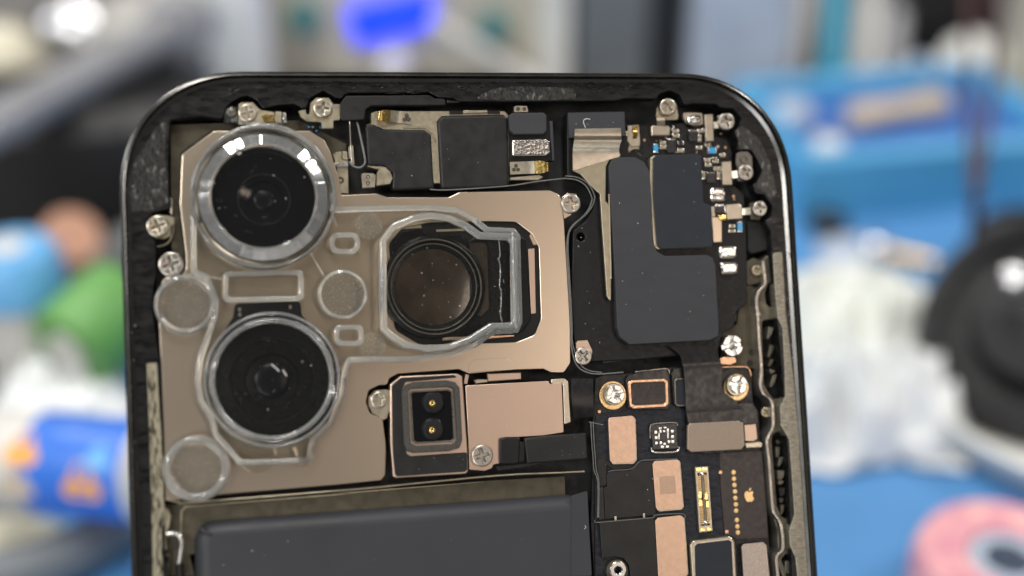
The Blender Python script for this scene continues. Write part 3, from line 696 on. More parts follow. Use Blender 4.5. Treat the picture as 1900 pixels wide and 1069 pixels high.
# ------------------------------------------------------------------ earpiece speaker
sp = plate('earpiece_speaker', Z('B', (288, 378), (330, 362), (760, 362), (1335, 362), (1366, 395), (1372, 880), (1372, 930), (790, 930), (260, 800), (250, 470), (288, 462)), -1.55, 1.4, 'olive_metal', phone, 0.06, r=0.12, label='olive metal earpiece speaker under black tape')
plate('speaker_tape', Z('B', (243, 470), (300, 462), (390, 502), (710, 508), (762, 545), (780, 880), (790, 975), (450, 985), (458, 850), (400, 800), (340, 795), (258, 792)), -1.35, 1.2, 'tape_black', sp, 0.30, r=0.35, nseg=5)
plate('speaker_tape', Z('B', (806, 440), (845, 396), (1330, 386), (1366, 420), (1374, 955), (1330, 968), (836, 978)), -1.25, 1.3, 'tape_black', sp, 0.36, r=0.35, nseg=5)
plate('speaker_lip', Z('B', (538, 486), (720, 484), (772, 525), (800, 600), (792, 606), (765, 540), (715, 498), (540, 497)), -1.42, 0.2, 'nickel', sp, 0.03)
plate('speaker_lip', Z('B', (1010, 358), (1200, 356), (1202, 376), (1010, 378)), -1.3, 0.2, 'nickel', sp, 0.03)
plate('black_tab', Z('B', (905, 362), (1008, 360), (1008, 384), (905, 386)), -1.32, 0.2, 'black_plastic', sp, 0.03)
plate('black_tab', Z('B', (1204, 360), (1300, 360), (1300, 384), (1204, 382)), -1.32, 0.2, 'black_plastic', sp, 0.03)
# gold springs: flat foot, arched tongue, rounded tip
def spring(foot, tip, wpx, parent, h0, hs, names=('contact_spring', 'spring_tip')):
    d = Vector((tip[0] - foot[0], tip[1] - foot[1])); L_ = d.length; d /= L_; s = Vector((-d.y, d.x)) * wpx / 2
    st = [0, 0.3, 0.45, 0.62, 0.8, 0.95, 1.0]
    lf = []; rt = []
    for t in st:
        w = 1.0 if t < 0.9 else 0.7
        p = Vector(foot) + d * L_ * t
        lf.append(tuple(p - s * w)); rt.append(tuple(p + s * w))
    k = 4
    a = ribbon(names[0], lf[:k], rt[:k], hs[:k], 0.08, 'nickel', parent, 3)
    b = ribbon(names[1], lf[k - 1:], rt[k - 1:], hs[k - 1:], 0.08, 'gold', parent, 3)
    return a, b
spring(Z('B', (605, 420))[0], Z('B', (340, 395))[0], 22, sp, -1.4, [-1.45, -1.43, -1.3, -1.05, -0.72, -0.62, -0.95])
spring(Z('B', (1378, 812))[0], Z('B', (1688, 800))[0], 23, sp, -1.4, [-1.35, -1.33, -1.3, -1.12, -0.9, -0.75, -1.0])
for q, kz in (((570, 415), 'B'), ((1425, 810), 'B')):
    for dx, dy in ((0, -18), (-16, 12), (16, 12)):
        c = P(*Z(kz, (q[0] + dx, q[1] + dy))[0], -1.33)
        lathe('weld_dot', c, [(zr(17), -1.42), (zr(16), -1.30), (zr(9), -1.285), (0, -1.29), (0, -1.42)], 'olive_dark', sp, 12)
plate('foam_pad', Z('B', (1368, 400), (1395, 378), (1640, 374), (1666, 398), (1666, 520), (1640, 545), (1410, 548), (1375, 515)), -0.85, 0.8, 'foam_grey', sp, 0.12, r=0.2, nseg=3)
side = plate('speaker_side_bracket', Z('B', (1360, 430), (1690, 440), (1712, 445), (1728, 748), (1690, 752), (1372, 890)), -1.6, 1.0, 'black_plastic', sp, 0.06, r=0.1)
plate('bracket_rim_light', Z('B', (1690, 440), (1712, 440), (1728, 750), (1708, 752)), -1.3, 0.8, 'foam_grey', sp, 0.06)  # paler strip: rim light on the bracket's right edge put into colour
plate('conductive_foam', Z('B', (1394, 592), (1420, 585), (1650, 578), (1692, 600), (1695, 690), (1660, 714), (1396, 716)), -0.95, 0.7, 'solder', sp, 0.18, r=0.15, nseg=4)
plate('solder_tab', Z('B', (1408, 330), (1430, 320), (1512, 322), (1524, 372), (1410, 376)), -1.2, 0.4, 'nickel', sp, 0.05, r=0.1)
for x in (1440, 1490):
    lathe('weld_dot', P(*Z('B', (x, 348))[0], -1.2), [(zr(18), -1.25), (zr(17), -1.18), (zr(6), -1.175), (0, -1.18), (0, -1.25)], 'olive_dark', sp, 14)
lp = plate('speaker_pad', Z('B', (212, 862), (232, 848), (310, 850), (326, 870), (322, 962), (220, 968)), -1.2, 0.5, 'nickel', sp, 0.05, r=0.1)
for y in (880, 928):
    lathe('weld_dot', P(*Z('B', (265, y))[0], -1.2), [(zr(18), -1.22), (zr(17), -1.185), (zr(11), -1.185), (zr(9), -1.2)], 'olive_dark', sp, 14)
plate('speaker_pad', Z('B', (335, 850), (360, 800), (400, 800), (445, 850), (460, 890), (440, 935), (330, 950)), -1.25, 0.6, 'olive_metal', sp, 0.06, r=0.12)
plate('bracket_foot', Z('B', (1378, 882), (1610, 862), (1640, 880), (1600, 905), (1380, 905)), -1.55, 0.3, 'nickel', sp, 0.05)

# rubber seal line between camera plate and the right board: two thin cords
SEAL = Z('B', (750, 978), (900, 982), (1350, 952), (1600, 915), (1800, 893)) + Z('C', (90, 893), (170, 905), (240, 950), (285, 1035)) + Z('F', (285, 60), (262, 120), (215, 180), (130, 255), (100, 330), (92, 450), (98, 560), (112, 800), (125, 1060)) + \
       Z('I', (42, 250), (65, 370), (105, 435), (170, 470), (260, 482), (450, 468))
wire('seal_cord', SEAL, -1.1, 0.085, 'gasket_rubber', phone, k=5)
SEAL2 = [(x + 5, y - 3) if x > 1060 and y > 340 else (x + 2, y - 4.5) for x, y in SEAL[4:-1]]
wire('seal_cord', SEAL2, -1.15, 0.07, 'gasket_rubber', phone, k=5)

# ------------------------------------------------------------------ upper right module and antenna board
HOLE = [Z('F', (203 + 33 * math.cos(k * math.pi / 8), 337 + 33 * math.sin(k * math.pi / 8)))[0] for k in range(16)]
mod = plate('speaker_box', [(1052, 209), (1158, 207), (1165, 262), (1190, 288), (1330, 300), (1385, 420), (1388, 560), (1366, 580), (1363, 606), (1338, 622), (1335, 645), (1262, 660), (1180, 668), (1085, 672), (1068, 655), (1060, 560), (1062, 480)] +
            Z('F', (140, 290), (240, 210), (300, 120), (310, 0)) + Z('C', (270, 950), (180, 880), (95, 880)), -1.9, 1.8, 'black_plastic', phone, 0.12, [HOLE], r=0.3, nseg=2, label='matte black speaker box')
plate('box_step', Z('I', (290, 300), (800, 270), (800, 320), (880, 335), (530, 372), (290, 400)), -2.0, 0.3, 'tape_black', mod, 0.05, r=0.1)
flap = plate('black_flap', Z('C', (100, 376), (545, 368), (552, 560), (110, 575)), -1.3, 0.25, 'foam_grey', mod, 0.05, r=0.08)
wire('fibre', Z('C', (275, 428), (240, 425), (222, 448), (238, 495)), -1.2, 0.035, 'dust_white', flap and mod, n=5)
# nickel strip with a rolled bend, then the lower plate
ribbon('nickel_strip', Z('C', (155, 503), (152, 560), (150, 590), (142, 640), (138, 680), (140, 830)), Z('C', (515, 497), (518, 560), (520, 590), (505, 640), (500, 680), (505, 720)), [-0.95, -0.95, -1.25, -1.2, -1.0, -1.05], 0.12, 'nickel', mod, 6)
plate('nickel_strip', Z('C', (140, 690), (500, 682), (520, 712), (430, 740), (400, 800), (396, 1068)) + Z('F', (435, 100), (440, 660), (440, 850), (405, 800), (350, 0)) + Z('C', (290, 960), (200, 860), (140, 832)), -1.12, 0.4, 'olive_metal', mod, 0.08, r=0.2, nseg=2)
plate('strip_edge', Z('F', (418, 0), (428, 0), (443, 660), (432, 668)), -1.0, 0.3, 'nickel', mod, 0.02)
LPAD = Z('C', (420, 800), (440, 750), (490, 725), (630, 725), (700, 765), (742, 835), (758, 1068)) + Z('F', (770, 380), (800, 450), (860, 486), (1190, 478), (1235, 500), (1258, 560), (1285, 1050)) + \
       Z('I', (1197, 185), (1130, 218), (500, 252), (425, 195), (402, 120)) + Z('F', (472, 700))
lpad = plate('foam_pad', LPAD, -0.95, 0.9, 'foam_grey', mod, 0.10, r=0.25, nseg=3, label='large L-shaped grey foam pad')
BP = Z('C', (772, 728), (800, 708), (1120, 700), (1145, 722), (1162, 1068)) + Z('F', (1170, 70), (1225, 100), (1236, 395), (1215, 415), (830, 432), (800, 400), (768, 0))
can = plate('shield_can', [(x - 6 if x < 1260 else x, y + 1) for x, y in BP], -1.05, 1.0, 'olive_metal', mod, 0.08, r=0.2, nseg=2)
plate('chip_pad', BP, -0.85, 0.22, 'pad_blue', mod, 0.06, r=0.18, nseg=2, label='blue-black pad on the shield can')
AB = Z('C', (560, 470), (740, 480), (1000, 458), (1050, 500), (1170, 470), (1250, 560), (1345, 590), (1385, 680), (1390, 760), (1300, 780), (1310, 950), (1400, 950), (1475, 1010)) + \
     Z('F', (1490, 150), (1500, 320), (1470, 500), (1480, 780), (1430, 830), (1420, 1000), (1340, 1040), (1200, 1068)) + Z('C', (600, 1000), (560, 700))
ab = plate('antenna_board', AB, -2.05, 0.5, 'pcb_black', phone, 0.04, r=0.12, label='black antenna circuit board with tiny parts')
def chip(k, x0, y0, x1, y1, m, h=-1.8, th=0.4, ends=None, parent=ab, name='chip', bev=0.03, rot=0):
    o = plate(name, Zr(k, x0, y0, x1, y1), h, th, m, parent, bev)
    return o
def cap(k, x, y, w, hgt, body='capacitor_tan', vertical=False, h=-1.75, parent=ab):
    """ceramic capacitor: body with a bright soldered end on each side"""
    chip(k, x - w / 2, y - hgt / 2, x + w / 2, y + hgt / 2, body, h, 0.4, parent=parent, name='capacitor')
    if vertical:
        for s in (-1, 1): plate('capacitor_end', Zr(k, x - w / 2 - 2, y + s * hgt / 2 - 6, x + w / 2 + 2, y + s * hgt / 2 + 6), h + 0.03, 0.45, 'solder', parent, 0.06, nseg=2)
    else:
        for s in (-1, 1): plate('capacitor_end', Zr(k, x + s * w / 2 - 6, y - hgt / 2 - 2, x + s * w / 2 + 6, y + hgt / 2 + 2), h + 0.03, 0.45, 'solder', parent, 0.06, nseg=2)
for a in [('C', 945, 520, 46, 26), ('C', 948, 556, 44, 24), ('C', 845, 612, 36, 22), ('C', 848, 646, 40, 26), ('C', 985, 672, 44, 30), ('C', 1140, 518, 40, 26), ('C', 1130, 650, 42, 24), ('C', 1195, 628, 36, 26),
          ('C', 1195, 748, 44, 26), ('C', 1200, 786, 42, 26), ('C', 1258, 758, 38, 22), ('C', 1268, 815, 44, 32), ('C', 1312, 708, 36, 28), ('C', 985, 612, 38, 26, 'chip_black'), ('F', 1388, 252, 40, 26), ('F', 1386, 290, 44, 22)]:
    cap(*a[:5], *(a[5:]))
for a in [('C', 790, 655, 34, 62, 'capacitor_blue', True), ('C', 1232, 672, 62, 46, 'capacitor_blue', False), ('F', 1450, 258, 38, 76, 'capacitor_blue', True), ('C', 1165, 868, 24, 50, 'capacitor_tan', True), ('C', 1282, 870, 24, 48, 'capacitor_tan', True), ('C', 1135, 575, 24, 44, 'capacitor_tan', True)]:
    cap(a[0], a[1], a[2], a[3], a[4], a[5], a[6])
for a in [('C', 880, 588, 945, 690), ('C', 1050, 520, 1115, 600), ('C', 1190, 850, 1258, 925)]:
    chip(*a, 'chip_black', -1.65, 0.5)
    plate('solder_edge', Zr(a[0], a[1] - 2, a[2] - 8, a[3] + 2, a[2] + 2), -1.8, 0.3, 'solder', ab, 0.06, nseg=2)
for x, y in ((700, 590), (1335, 648), (1398, 1030), (1398, 1055)):
    lathe('test_pad', P(*Z('C', (x, y))[0], -2.0), [(zr(12), -2.05), (zr(11), -2.0), (0, -1.99), (0, -2.05)], 'copper', ab, 14)
for x, y in ((1235, 730), (1262, 730), (925, 490)):
    lathe('solder_ball', P(*Z('C', (x, y))[0], -1.9), [(zr(13), -2.05), (zr(13), -1.95), (zr(8), -1.85), (0, -1.82), (0, -2.05)], 'solder', ab, 12)
for i in range(26):                                        # tinned vias and little solder fillets between the parts
    x = random.uniform(770, 1320); y = random.uniform(490, 690)
    if 800 < x < 1150 and y > 690: continue
    s = random.uniform(6, 12)
    plate('solder_fillet', Zr('C', x, y, x + s * random.uniform(1, 2), y + s), -1.95, 0.15, random.choice(['solder', 'capacitor_end', 'copper']), ab, 0.05, r=0.05, nseg=2)
# solder pads as domed blobs
def blob(px, h, hgt, parent, m='solder', r=0.3, bev=0.4):
    plate('solder_pad', px, h, hgt, m, parent, bev, r=r, nseg=6, seg=4)
plate('pad_plate', Z('C', (1004, 376), (1050, 372), (1155, 378), (1160, 470), (1090, 482), (1030, 460), (1004, 420)), -1.6, 0.5, 'nickel', ab, 0.06, r=0.15)
blob(Z('C', (1030, 410), (1080, 385), (1150, 390), (1155, 455), (1090, 478), (1040, 460)), -1.25, 0.5, ab)
blob(Z('C', (1212, 985), (1235, 960), (1320, 965), (1345, 1000), (1340, 1068), (1230, 1075)), -1.45, 0.7, ab, bev=0.3)
blob(Z('F', (1215, 0), (1340, -10), (1335, 45), (1300, 60), (1220, 55)), -1.4, 0.7, ab, bev=0.3)
blob(Z('F', (1280, 420), (1300, 405), (1400, 402), (1432, 420), (1432, 490), (1400, 505), (1290, 508)), -1.4, 0.7, ab, bev=0.32)
blob(Z('F', (1292, 545), (1310, 530), (1420, 532), (1442, 555), (1435, 620), (1400, 630), (1305, 632)), -1.4, 0.7, ab, bev=0.32)
# spring contact at the top left of the board
sc = plate('spring_socket', Z('C', (572, 475), (658, 470), (668, 595), (665, 640), (600, 645), (568, 600)), -1.5, 0.6, 'nickel', ab, 0.06, [Z('C', (612, 490), (648, 490), (640, 575), (612, 580))], r=0.08)
ribbon('spring_tongue', Z('C', (612, 570), (612, 520), (615, 480)), Z('C', (640, 570), (645, 520), (655, 480)), [-1.5, -1.25, -1.35], 0.08, 'gold', ab)
plate('spring_foot', Z('C', (590, 610), (660, 605), (660, 662), (610, 665), (580, 690), (575, 660)), -1.6, 0.4, 'olive_metal', ab, 0.05)
plate('spring_foot', Z('C', (552, 520), (575, 520), (575, 560), (555, 560)), -1.7, 0.3, 'nickel', ab, 0.04)
# grounding clips held by screws
g1 = plate('ground_clip', Z('C', (752, 482), (770, 474), (890, 478), (905, 500), (900, 555), (755, 558)), -1.35, 0.5, 'nickel', phone, 0.12, r=0.1, nseg=3, label='ground clip under the top screw')
ribbon('clip_arm', Z('C', (800, 475), (798, 450), (796, 415)), Z('C', (862, 475), (860, 450), (858, 412)), [-1.4, -1.15, -1.05], 0.12, 'nickel', g1)
plate('clip_eye', Z('C', (790, 412), (800, 340), (830, 290), (950, 300), (968, 400), (960, 432), (870, 435), (860, 415)), -1.0, 0.3, 'olive_metal', g1, 0.05, r=0.15)
screw(Z('C', (886, 330))[0], -0.35, zr(74), g1, 40, 'nickel')
g2 = plate('ground_clip', Z('C', (1172, 390), (1236, 388), (1246, 600), (1182, 602)), -1.3, 0.5, 'nickel', phone, 0.08, r=0.08, nseg=2, label='ground clip at the corner screw')
ribbon('clip_arm', Z('C', (1240, 448), (1270, 446), (1300, 430)), Z('C', (1240, 500), (1270, 498), (1300, 490)), [-1.35, -1.2, -1.0], 0.12, 'nickel', g2)
plate('clip_eye', Z('C', (1275, 400), (1310, 390), (1310, 500), (1280, 495)), -1.0, 0.3, 'olive_metal', g2, 0.05)
screw(Z('C', (1345, 445))[0], -0.55, zr(74), g2, 15, 'steel')
g3 = plate('ground_clip', Z('C', (1308, 762), (1380, 758), (1390, 942), (1315, 944)), -1.3, 0.5, 'nickel', phone, 0.06, r=0.08, nseg=2, label='ground clip below a locating pin')
ribbon('clip_arm', Z('C', (1385, 835), (1410, 833), (1440, 825)), Z('C', (1388, 890), (1412, 888), (1442, 880)), [-1.35, -1.2, -1.0], 0.12, 'nickel', g3)
plate('clip_eye', Z('C', (1420, 780), (1422, 700), (1450, 680), (1510, 680), (1545, 720), (1550, 880), (1500, 910), (1430, 915), (1440, 840)), -1.05, 0.3, 'ring_metal', g3, 0.05, r=0.2)
lathe('locating_pin', P(*Z('C', (1480, 742))[0], -0.9), [(zr(36), -1.05), (zr(34), -0.88), (zr(25), -0.86), (zr(22), -0.95), (0, -0.95), (0, -1.05)], 'ring_metal', g3, 20)
screw(Z('C', (1496, 845))[0], -0.6, zr(68), g3, 30, 'steel')
g4 = plate('ground_clip', Z('F', (1345, 85), (1440, 75), (1462, 95), (1470, 195), (1350, 202)), -1.3, 0.5, 'nickel', phone, 0.08, r=0.08, nseg=2, label='ground clip at the lowest corner screw')
ribbon('clip_arm', Z('F', (1465, 115), (1490, 112), (1530, 105)), Z('F', (1468, 165), (1492, 162), (1535, 160)), [-1.35, -1.2, -1.0], 0.12, 'nickel', g4)
plate('clip_eye', Z('F', (1525, 75), (1560, 60), (1620, 180), (1600, 205), (1535, 200)), -1.05, 0.3, 'olive_dark', g4, 0.05)
screw(Z('F', (1606, 115))[0], -0.55, zr(66), g4, 8, 'steel')
st = plate('stepped_shield', Z('F', (1228, 185), (1305, 178), (1308, 375), (1242, 380)), -1.55, 0.6, 'bronze_plate', ab, 0.05)
plate('stepped_shield', Z('F', (1225, 100), (1252, 98), (1258, 175), (1228, 180)), -1.6, 0.5, 'nickel', ab, 0.04)
plate('inductor', Z('F', (1255, 100), (1328, 98), (1332, 150), (1258, 152)), -1.4, 0.6, 'chip_black', ab, 0.06)
plate('solder_edge', Z('F', (1250, 80), (1328, 76), (1330, 98), (1252, 102)), -1.45, 0.5, 'solder', ab, 0.08, nseg=2)
plate('solder_edge', Z('F', (1322, 98), (1340, 98), (1342, 152), (1325, 152)), -1.45, 0.5, 'solder', ab, 0.06, nseg=2)
blob(Z('F', (1275, 160), (1310, 155), (1345, 175), (1345, 205), (1300, 212), (1280, 185)), -1.35, 0.6, ab, 'gold', 0.15, 0.2)
# side screw in the right channel
screw(Z('F', (1582, 598))[0], -1.6, zr(46), frame, 20, 'olive_metal')
plate('channel_block', Z('F', (1490, 540), (1560, 500), (1620, 520), (1625, 690), (1520, 720), (1485, 690)), -2.0, 0.8, 'olive_dark', frame, 0.1, r=0.2)
plate('dark_pocket', Z('F', (1510, 215), (1640, 212), (1690, 300), (1695, 430), (1540, 470), (1510, 440)), -2.4, 0.4, 'deep_black', frame, 0.1, r=0.2)
screw(Z('I', (1570, 780))[0], -1.7, zr(44), frame, 35, 'olive_metal')
for q in ((1460, 310), (1445, 395)):
    lathe('channel_hole', P(*Z('I', q)[0], -2.6), [(zr(24), -2.7), (zr(23), -2.62), (zr(14), -2.6), (zr(12), -2.9)], 'black_plastic', frame, 16)
sc_ = plate('case_screw', Z('I', (78, 240), (95, 220), (170, 215), (210, 300), (200, 360), (80, 300)), -1.45, 0.3, 'bronze_light', phone, 0.05, r=0.15)
screw(Z('I', (138, 342))[0], -1.0, zr(74), sc_, 40, 'steel')
# camera plate screw at the upper right corner, and the two left screws
te = plate('screw_ear', Z('E', (1780, 30), (1830, -10), (1900, 0), (1905, 120), (1850, 170), (1800, 200)), hp - 0.02, 0.3, 'bronze_plate', camp, 0.05, r=0.15)
screw(Z('F', (127, 75))[0], hp + 0.35, zr(82), camp, 5, 'steel')
lb = plate('screw_bracket', Z('D', (262, 250), (285, 190), (350, 165), (440, 170), (485, 185), (480, 240), (455, 250), (450, 330), (400, 350), (330, 345), (285, 310)), -1.05, 0.35, 'olive_metal', phone, 0.05, r=0.15, label='olive bracket with the upper left screw')
screw(Z('D', (350, 252))[0], -0.65, zr(84), lb, 22, 'nickel')
screw(Z('D', (455, 550))[0], -1.0, zr(95), lb, 18, 'steel')
wire('clip_wire', Z('D', (470, 250), (468, 300), (440, 370), (400, 400), (345, 412)), -1.3, 0.08, 'olive_metal', lb)
wire('clip_wire', Z('D', (450, 30), (460, 60), (455, 160)), -1.1, 0.1, 'nickel', lb)

# ------------------------------------------------------------------ logic board (lower right)
LB = Z('I', (230, 520), (300, 490), (470, 480), (900, 420), (1230, 415), (1400, 418), (1450, 450), (1465, 700), (1510, 780), (1520, 1000)) + [(1415, 850), (1422, 940), (1432, 1069), (1440, 1200), (1110, 1200), (1096, 970), (1100, 860), (1100, 780)]
lbd = plate('logic_board', LB, -2.1, 0.6, 'pcb_black', phone, 0.05, r=0.2, label='black main logic board with shields and connectors')
tape = plate('insulating_tape', Z('I', (232, 810), (260, 790), (470, 770), (500, 740), (830, 720), (935, 760), (940, 1068)) + Z('L', (850, 100), (1120, 110), (1125, 380), (1155, 740), (1250, 760), (1260, 1068)) + [(1240, 1150), (1104, 1150), (1104, 800)], -1.95, 0.12, 'tape_navy', lbd, 0.03, r=0.15)
lathe('mounting_ring', P(*Z('I', (368, 650))[0], -1.9), [(zr(118), -2.0), (zr(116), -1.9), (zr(60), -1.9), (zr(58), -2.0)], 'gold_pad', lbd, 36)
lathe('mounting_ring', P(*Z('I', (1335, 585))[0], -1.9), [(zr(112), -2.0), (zr(110), -1.9), (zr(60), -1.9), (zr(58), -2.0)], 'gold_pad', lbd, 36)
lathe('standoff_body', P(*Z('I', (375, 640))[0], -1.5), [(zr(92), -1.9), (zr(92), -1.45), (zr(86), -1.35), (zr(40), -1.35), (zr(40), -1.9)], 'nickel', lbd, 32)
standoff(Z('I', (392, 640))[0], -0.9, zr(78), lbd, 25)
lathe('standoff_body', P(*Z('I', (1335, 572))[0], -1.5), [(zr(92), -1.9), (zr(92), -1.45), (zr(86), -1.35), (zr(40), -1.35), (zr(40), -1.9)], 'nickel', lbd, 32)
standoff(Z('I', (1357, 565))[0], -0.9, zr(76), lbd, -12)
standoff(Z('I', (1310, 260))[0], -1.0, zr(90), lbd, 8, 1.6)
plate('copper_tab', Z('I', (1205, 370), (1240, 345), (1330, 350), (1335, 390), (1290, 410), (1215, 405)), -1.7, 0.3, 'copper', lbd, 0.06, r=0.15)
wire('copper_edge', Z('I', (1225, 428), (1390, 425), (1435, 445), (1450, 500)), -1.98, 0.07, 'copper', lbd)
# two board connectors: copper frame round a dark ribbed insert
cn = plate('connector_shell', Z('I', (470, 520), (490, 490), (540, 480), (545, 462), (790, 440), (815, 500), (825, 720), (800, 760), (520, 765), (485, 745)), -1.65, 0.5, 'flex_black', lbd, 0.10, r=0.12, nseg=2)
plate('connector_frame', Z('I', (486, 550), (520, 530), (770, 518), (800, 540), (805, 715), (780, 738), (530, 752), (500, 735)), -1.40, 0.35, 'copper', lbd, 0.05, [Z('I', (510, 562), (530, 550), (765, 540), (778, 552), (785, 700), (770, 716), (540, 728), (518, 715))], r=0.15, hr=0.08)
plate('connector_insert', Z('I', (510, 562), (530, 550), (765, 540), (778, 552), (785, 700), (770, 716), (540, 728), (518, 715)), -1.52, 0.3, 'insert_ribbed', lbd, 0.0)
for i in range(13):                                        # slanting ribs of the insert
    x = 520 + i * 21
    plate('insert_rib', Z('I', (x, 716 - i), (x + 9, 716 - i), (min(x + 45, 776), 556 - i * 0.6), (min(x + 36, 768), 556 - i * 0.6)), -1.495, 0.05, 'flex_black', lbd, 0.01)
wire('shell_edge', Z('I', (540, 464), (660, 452), (790, 441), (812, 480)), -1.6, 0.06, 'steel', lbd)
plate('connector_shell', Z('I', (828, 470), (850, 440), (912, 425), (935, 740), (880, 745), (845, 720)), -1.68, 0.5, 'flex_black', lbd, 0.10, r=0.12, nseg=2)
plate('connector_frame', Z('I', (848, 535), (870, 515), (960, 512), (960, 735), (875, 735), (855, 715)), -1.45, 0.35, 'ring_metal', lbd, 0.05, [Z('I', (862, 540), (878, 528), (950, 525), (950, 720), (880, 722), (868, 708))], r=0.1)
plate('connector_insert', Z('I', (862, 540), (878, 528), (950, 525), (950, 720), (880, 722), (868, 708)), -1.55, 0.3, 'pad_blue', lbd, 0.0)
# wide black flex folding down from the foam pad onto its connector
ribbon('flex_ribbon', Z('I', (800, 260), (890, 330), (912, 400), (925, 470), (935, 600), (940, 740), (945, 790)), Z('I', (1190, 250), (1195, 330), (1210, 385), (1225, 440), (1228, 600), (1330, 690), (1390, 760)), [-1.35, -1.2, -1.0, -1.05, -1.1, -1.1, -1.15], 0.15, 'flex_black', lbd, 6)
fe = plate('flex_head', Z('I', (940, 765), (1340, 730), (1380, 705), (1450, 705), (1500, 760), (1508, 870), (1390, 880), (1380, 850), (960, 885)), -1.15, 0.3, 'flex_black', lbd, 0.06, r=0.2, nseg=2)
cv = plate('connector_cover', Z('I', (955, 890), (975, 868), (1360, 848), (1392, 870), (1405, 1040), (1385, 1064)) + Z('L', (1290, 78), (900, 98), (868, 75)), -0.95, 0.5, 'cover_metal', lbd, 0.08, r=0.18, nseg=3)
plate('cover_wing', Z('I', (1396, 880), (1490, 870), (1502, 990), (1470, 1010), (1405, 1005)), -1.15, 0.4, 'bronze_light', lbd, 0.06, r=0.08)
plate('cover_bar', Z('I', (1405, 1022), (1520, 1008), (1545, 1025), (1540, 1060), (1415, 1066)), -1.05, 0.5, 'nickel', lbd, 0.14, r=0.1, nseg=3)
# foil stickers
def sticker(px, h=-1.35, m='rose_foil', r=0.3, under=True, label=None):
    o = plate('foil_sticker', px, h, 0.10, m, lbd, 0.035, r=r, nseg=2, label=label)
    if under:
        cx_ = sum(p[0] for p in px) / len(px); cy_ = sum(p[1] for p in px) / len(px)
        plate('shield_lid', [(cx_ + (x - cx_) * 1.02 + 1.5, cy_ + (y - cy_) * 1.015 + 1.5) for x, y in px], h - 0.09, 0.5, 'nickel', lbd, 0.05, r=r, nseg=2)
    return o
sticker(Z('I', (332, 825), (520, 808), (540, 830), (548, 1068)) + Z('L', (465, 150), (440, 182), (280, 186), (262, 160)))
sticker(Z('L', (595, 185), (615, 168), (790, 155), (806, 172), (832, 520), (815, 540), (640, 555), (622, 535)))
plate('etched_patch', Z('L', (648, 288), (770, 282), (778, 420), (655, 428)), -1.335, 0.03, 'etched_foil', lbd, 0.008)
sticker(Z('L', (616, 635), (640, 612), (815, 592), (840, 615), (868, 1040), (845, 1075)) + [(1222, 1075)])
sticker(Z('L', (1293, 835), (1310, 818), (1460, 803), (1480, 820), (1505, 1080), (1310, 1090)), m='grey_foil')
# tiny pad-array part
pa = plate('pad_array_chip', Z('I', (662, 900), (690, 878), (845, 868), (872, 885), (878, 1068)) + Z('L', (785, 70), (600, 80)), -1.5, 0.5, 'chip_black', lbd, 0.06, r=0.15, nseg=2)
PADS = [(740, 905, 22, 10), (778, 902, 22, 10), (705, 938, 20, 22), (835, 930, 20, 22), (708, 980, 20, 22), (836, 972, 20, 22), (710, 1022, 20, 22), (838, 1010, 20, 22), (730, 968, 10, 50), (800, 960, 10, 50), (770, 930, 16, 16),
        (745, 1020, 18, 22), (808, 1012, 18, 22), (775, 1030, 20, 14), (757, 1052, 24, 18), (796, 1050, 22, 18), (742, 930, 14, 26), (800, 922, 14, 26)]
for x, y, w, hg in PADS:
    plate('contact_pad', Zr('I', x - w / 2, y - hg / 2, x + w / 2, y + hg / 2), -1.46, 0.06, 'bright_steel', lbd, 0.02)
wire('chip_solder_rim', Z('L', (585, 60), (592, 92), (640, 100), (750, 96), (795, 85), (800, 55)), -1.6, 0.13, 'solder', lbd, n=8)
wire('chip_solder_rim', Z('I', (660, 985), (660, 900), (690, 872), (850, 862), (875, 885)), -1.6, 0.05, 'steel', lbd, n=6)
# black shield sheets with clips
s1 = plate('shield_sheet', Z('L', (238, 275), (290, 246), (430, 240), (490, 180), (595, 165), (622, 575), (600, 592), (225, 622), (215, 375), (240, 368)), -1.55, 0.3, 'shield_sheet', lbd, 0.05, r=0.15, nseg=2)
plate('shield_sheet', Z('L', (160, 150), (225, 145), (240, 200), (290, 225), (430, 215), (480, 165), (235, 170), (235, 360), (160, 365)), -1.7, 0.3, 'shield_sheet', lbd, 0.04, r=0.1)
plate('shield_sheet', Z('L', (145, 640), (600, 602), (618, 640), (640, 1080), (425, 1080), (410, 985), (370, 930), (300, 915), (200, 930), (180, 660)), -1.5, 0.4, 'shield_sheet', lbd, 0.06, r=0.1, nseg=2)
plate('shield_sheet', Z('L', (165, 375), (215, 375), (222, 625), (170, 630)), -1.75, 0.3, 'flex_black', lbd, 0.05)
for x in (305, 528):
    plate('shield_clip', Z('L', (x - 8, 600 - (x - 305) * 0.1), (x + 8, 600 - (x - 305) * 0.1), (x + 9, 632 - (x - 305) * 0.1), (x - 7, 634 - (x - 305) * 0.1)), -1.44, 0.2, 'nickel', lbd, 0.03)
wire('shield_edge', Z('L', (145, 630), (160, 648), (400, 628), (600, 610), (615, 590), (830, 580), (845, 620)), -1.52, 0.05, 'gasket_rubber', lbd, k=3)
wire('shield_edge', Z('L', (245, 255), (290, 240), (430, 228), (495, 168), (595, 158), (790, 150)), -1.52, 0.045, 'gasket_rubber', lbd, k=3)
for dx in (0, 18):
    wire('edge_cord', Z('I', (195 + dx, 855), (205 + dx, 1060)) + Z('L', (125 + dx, 100), (135 + dx, 240), (165 + dx * 0.5, 330), (165 + dx * 0.4, 610)), -1.45, 0.06, 'gasket_rubber', lbd, k=3)
wire('edge_cord', Z('I', (180, 858), (290, 880)), -1.45, 0.05, 'gasket_rubber', lbd, k=2)
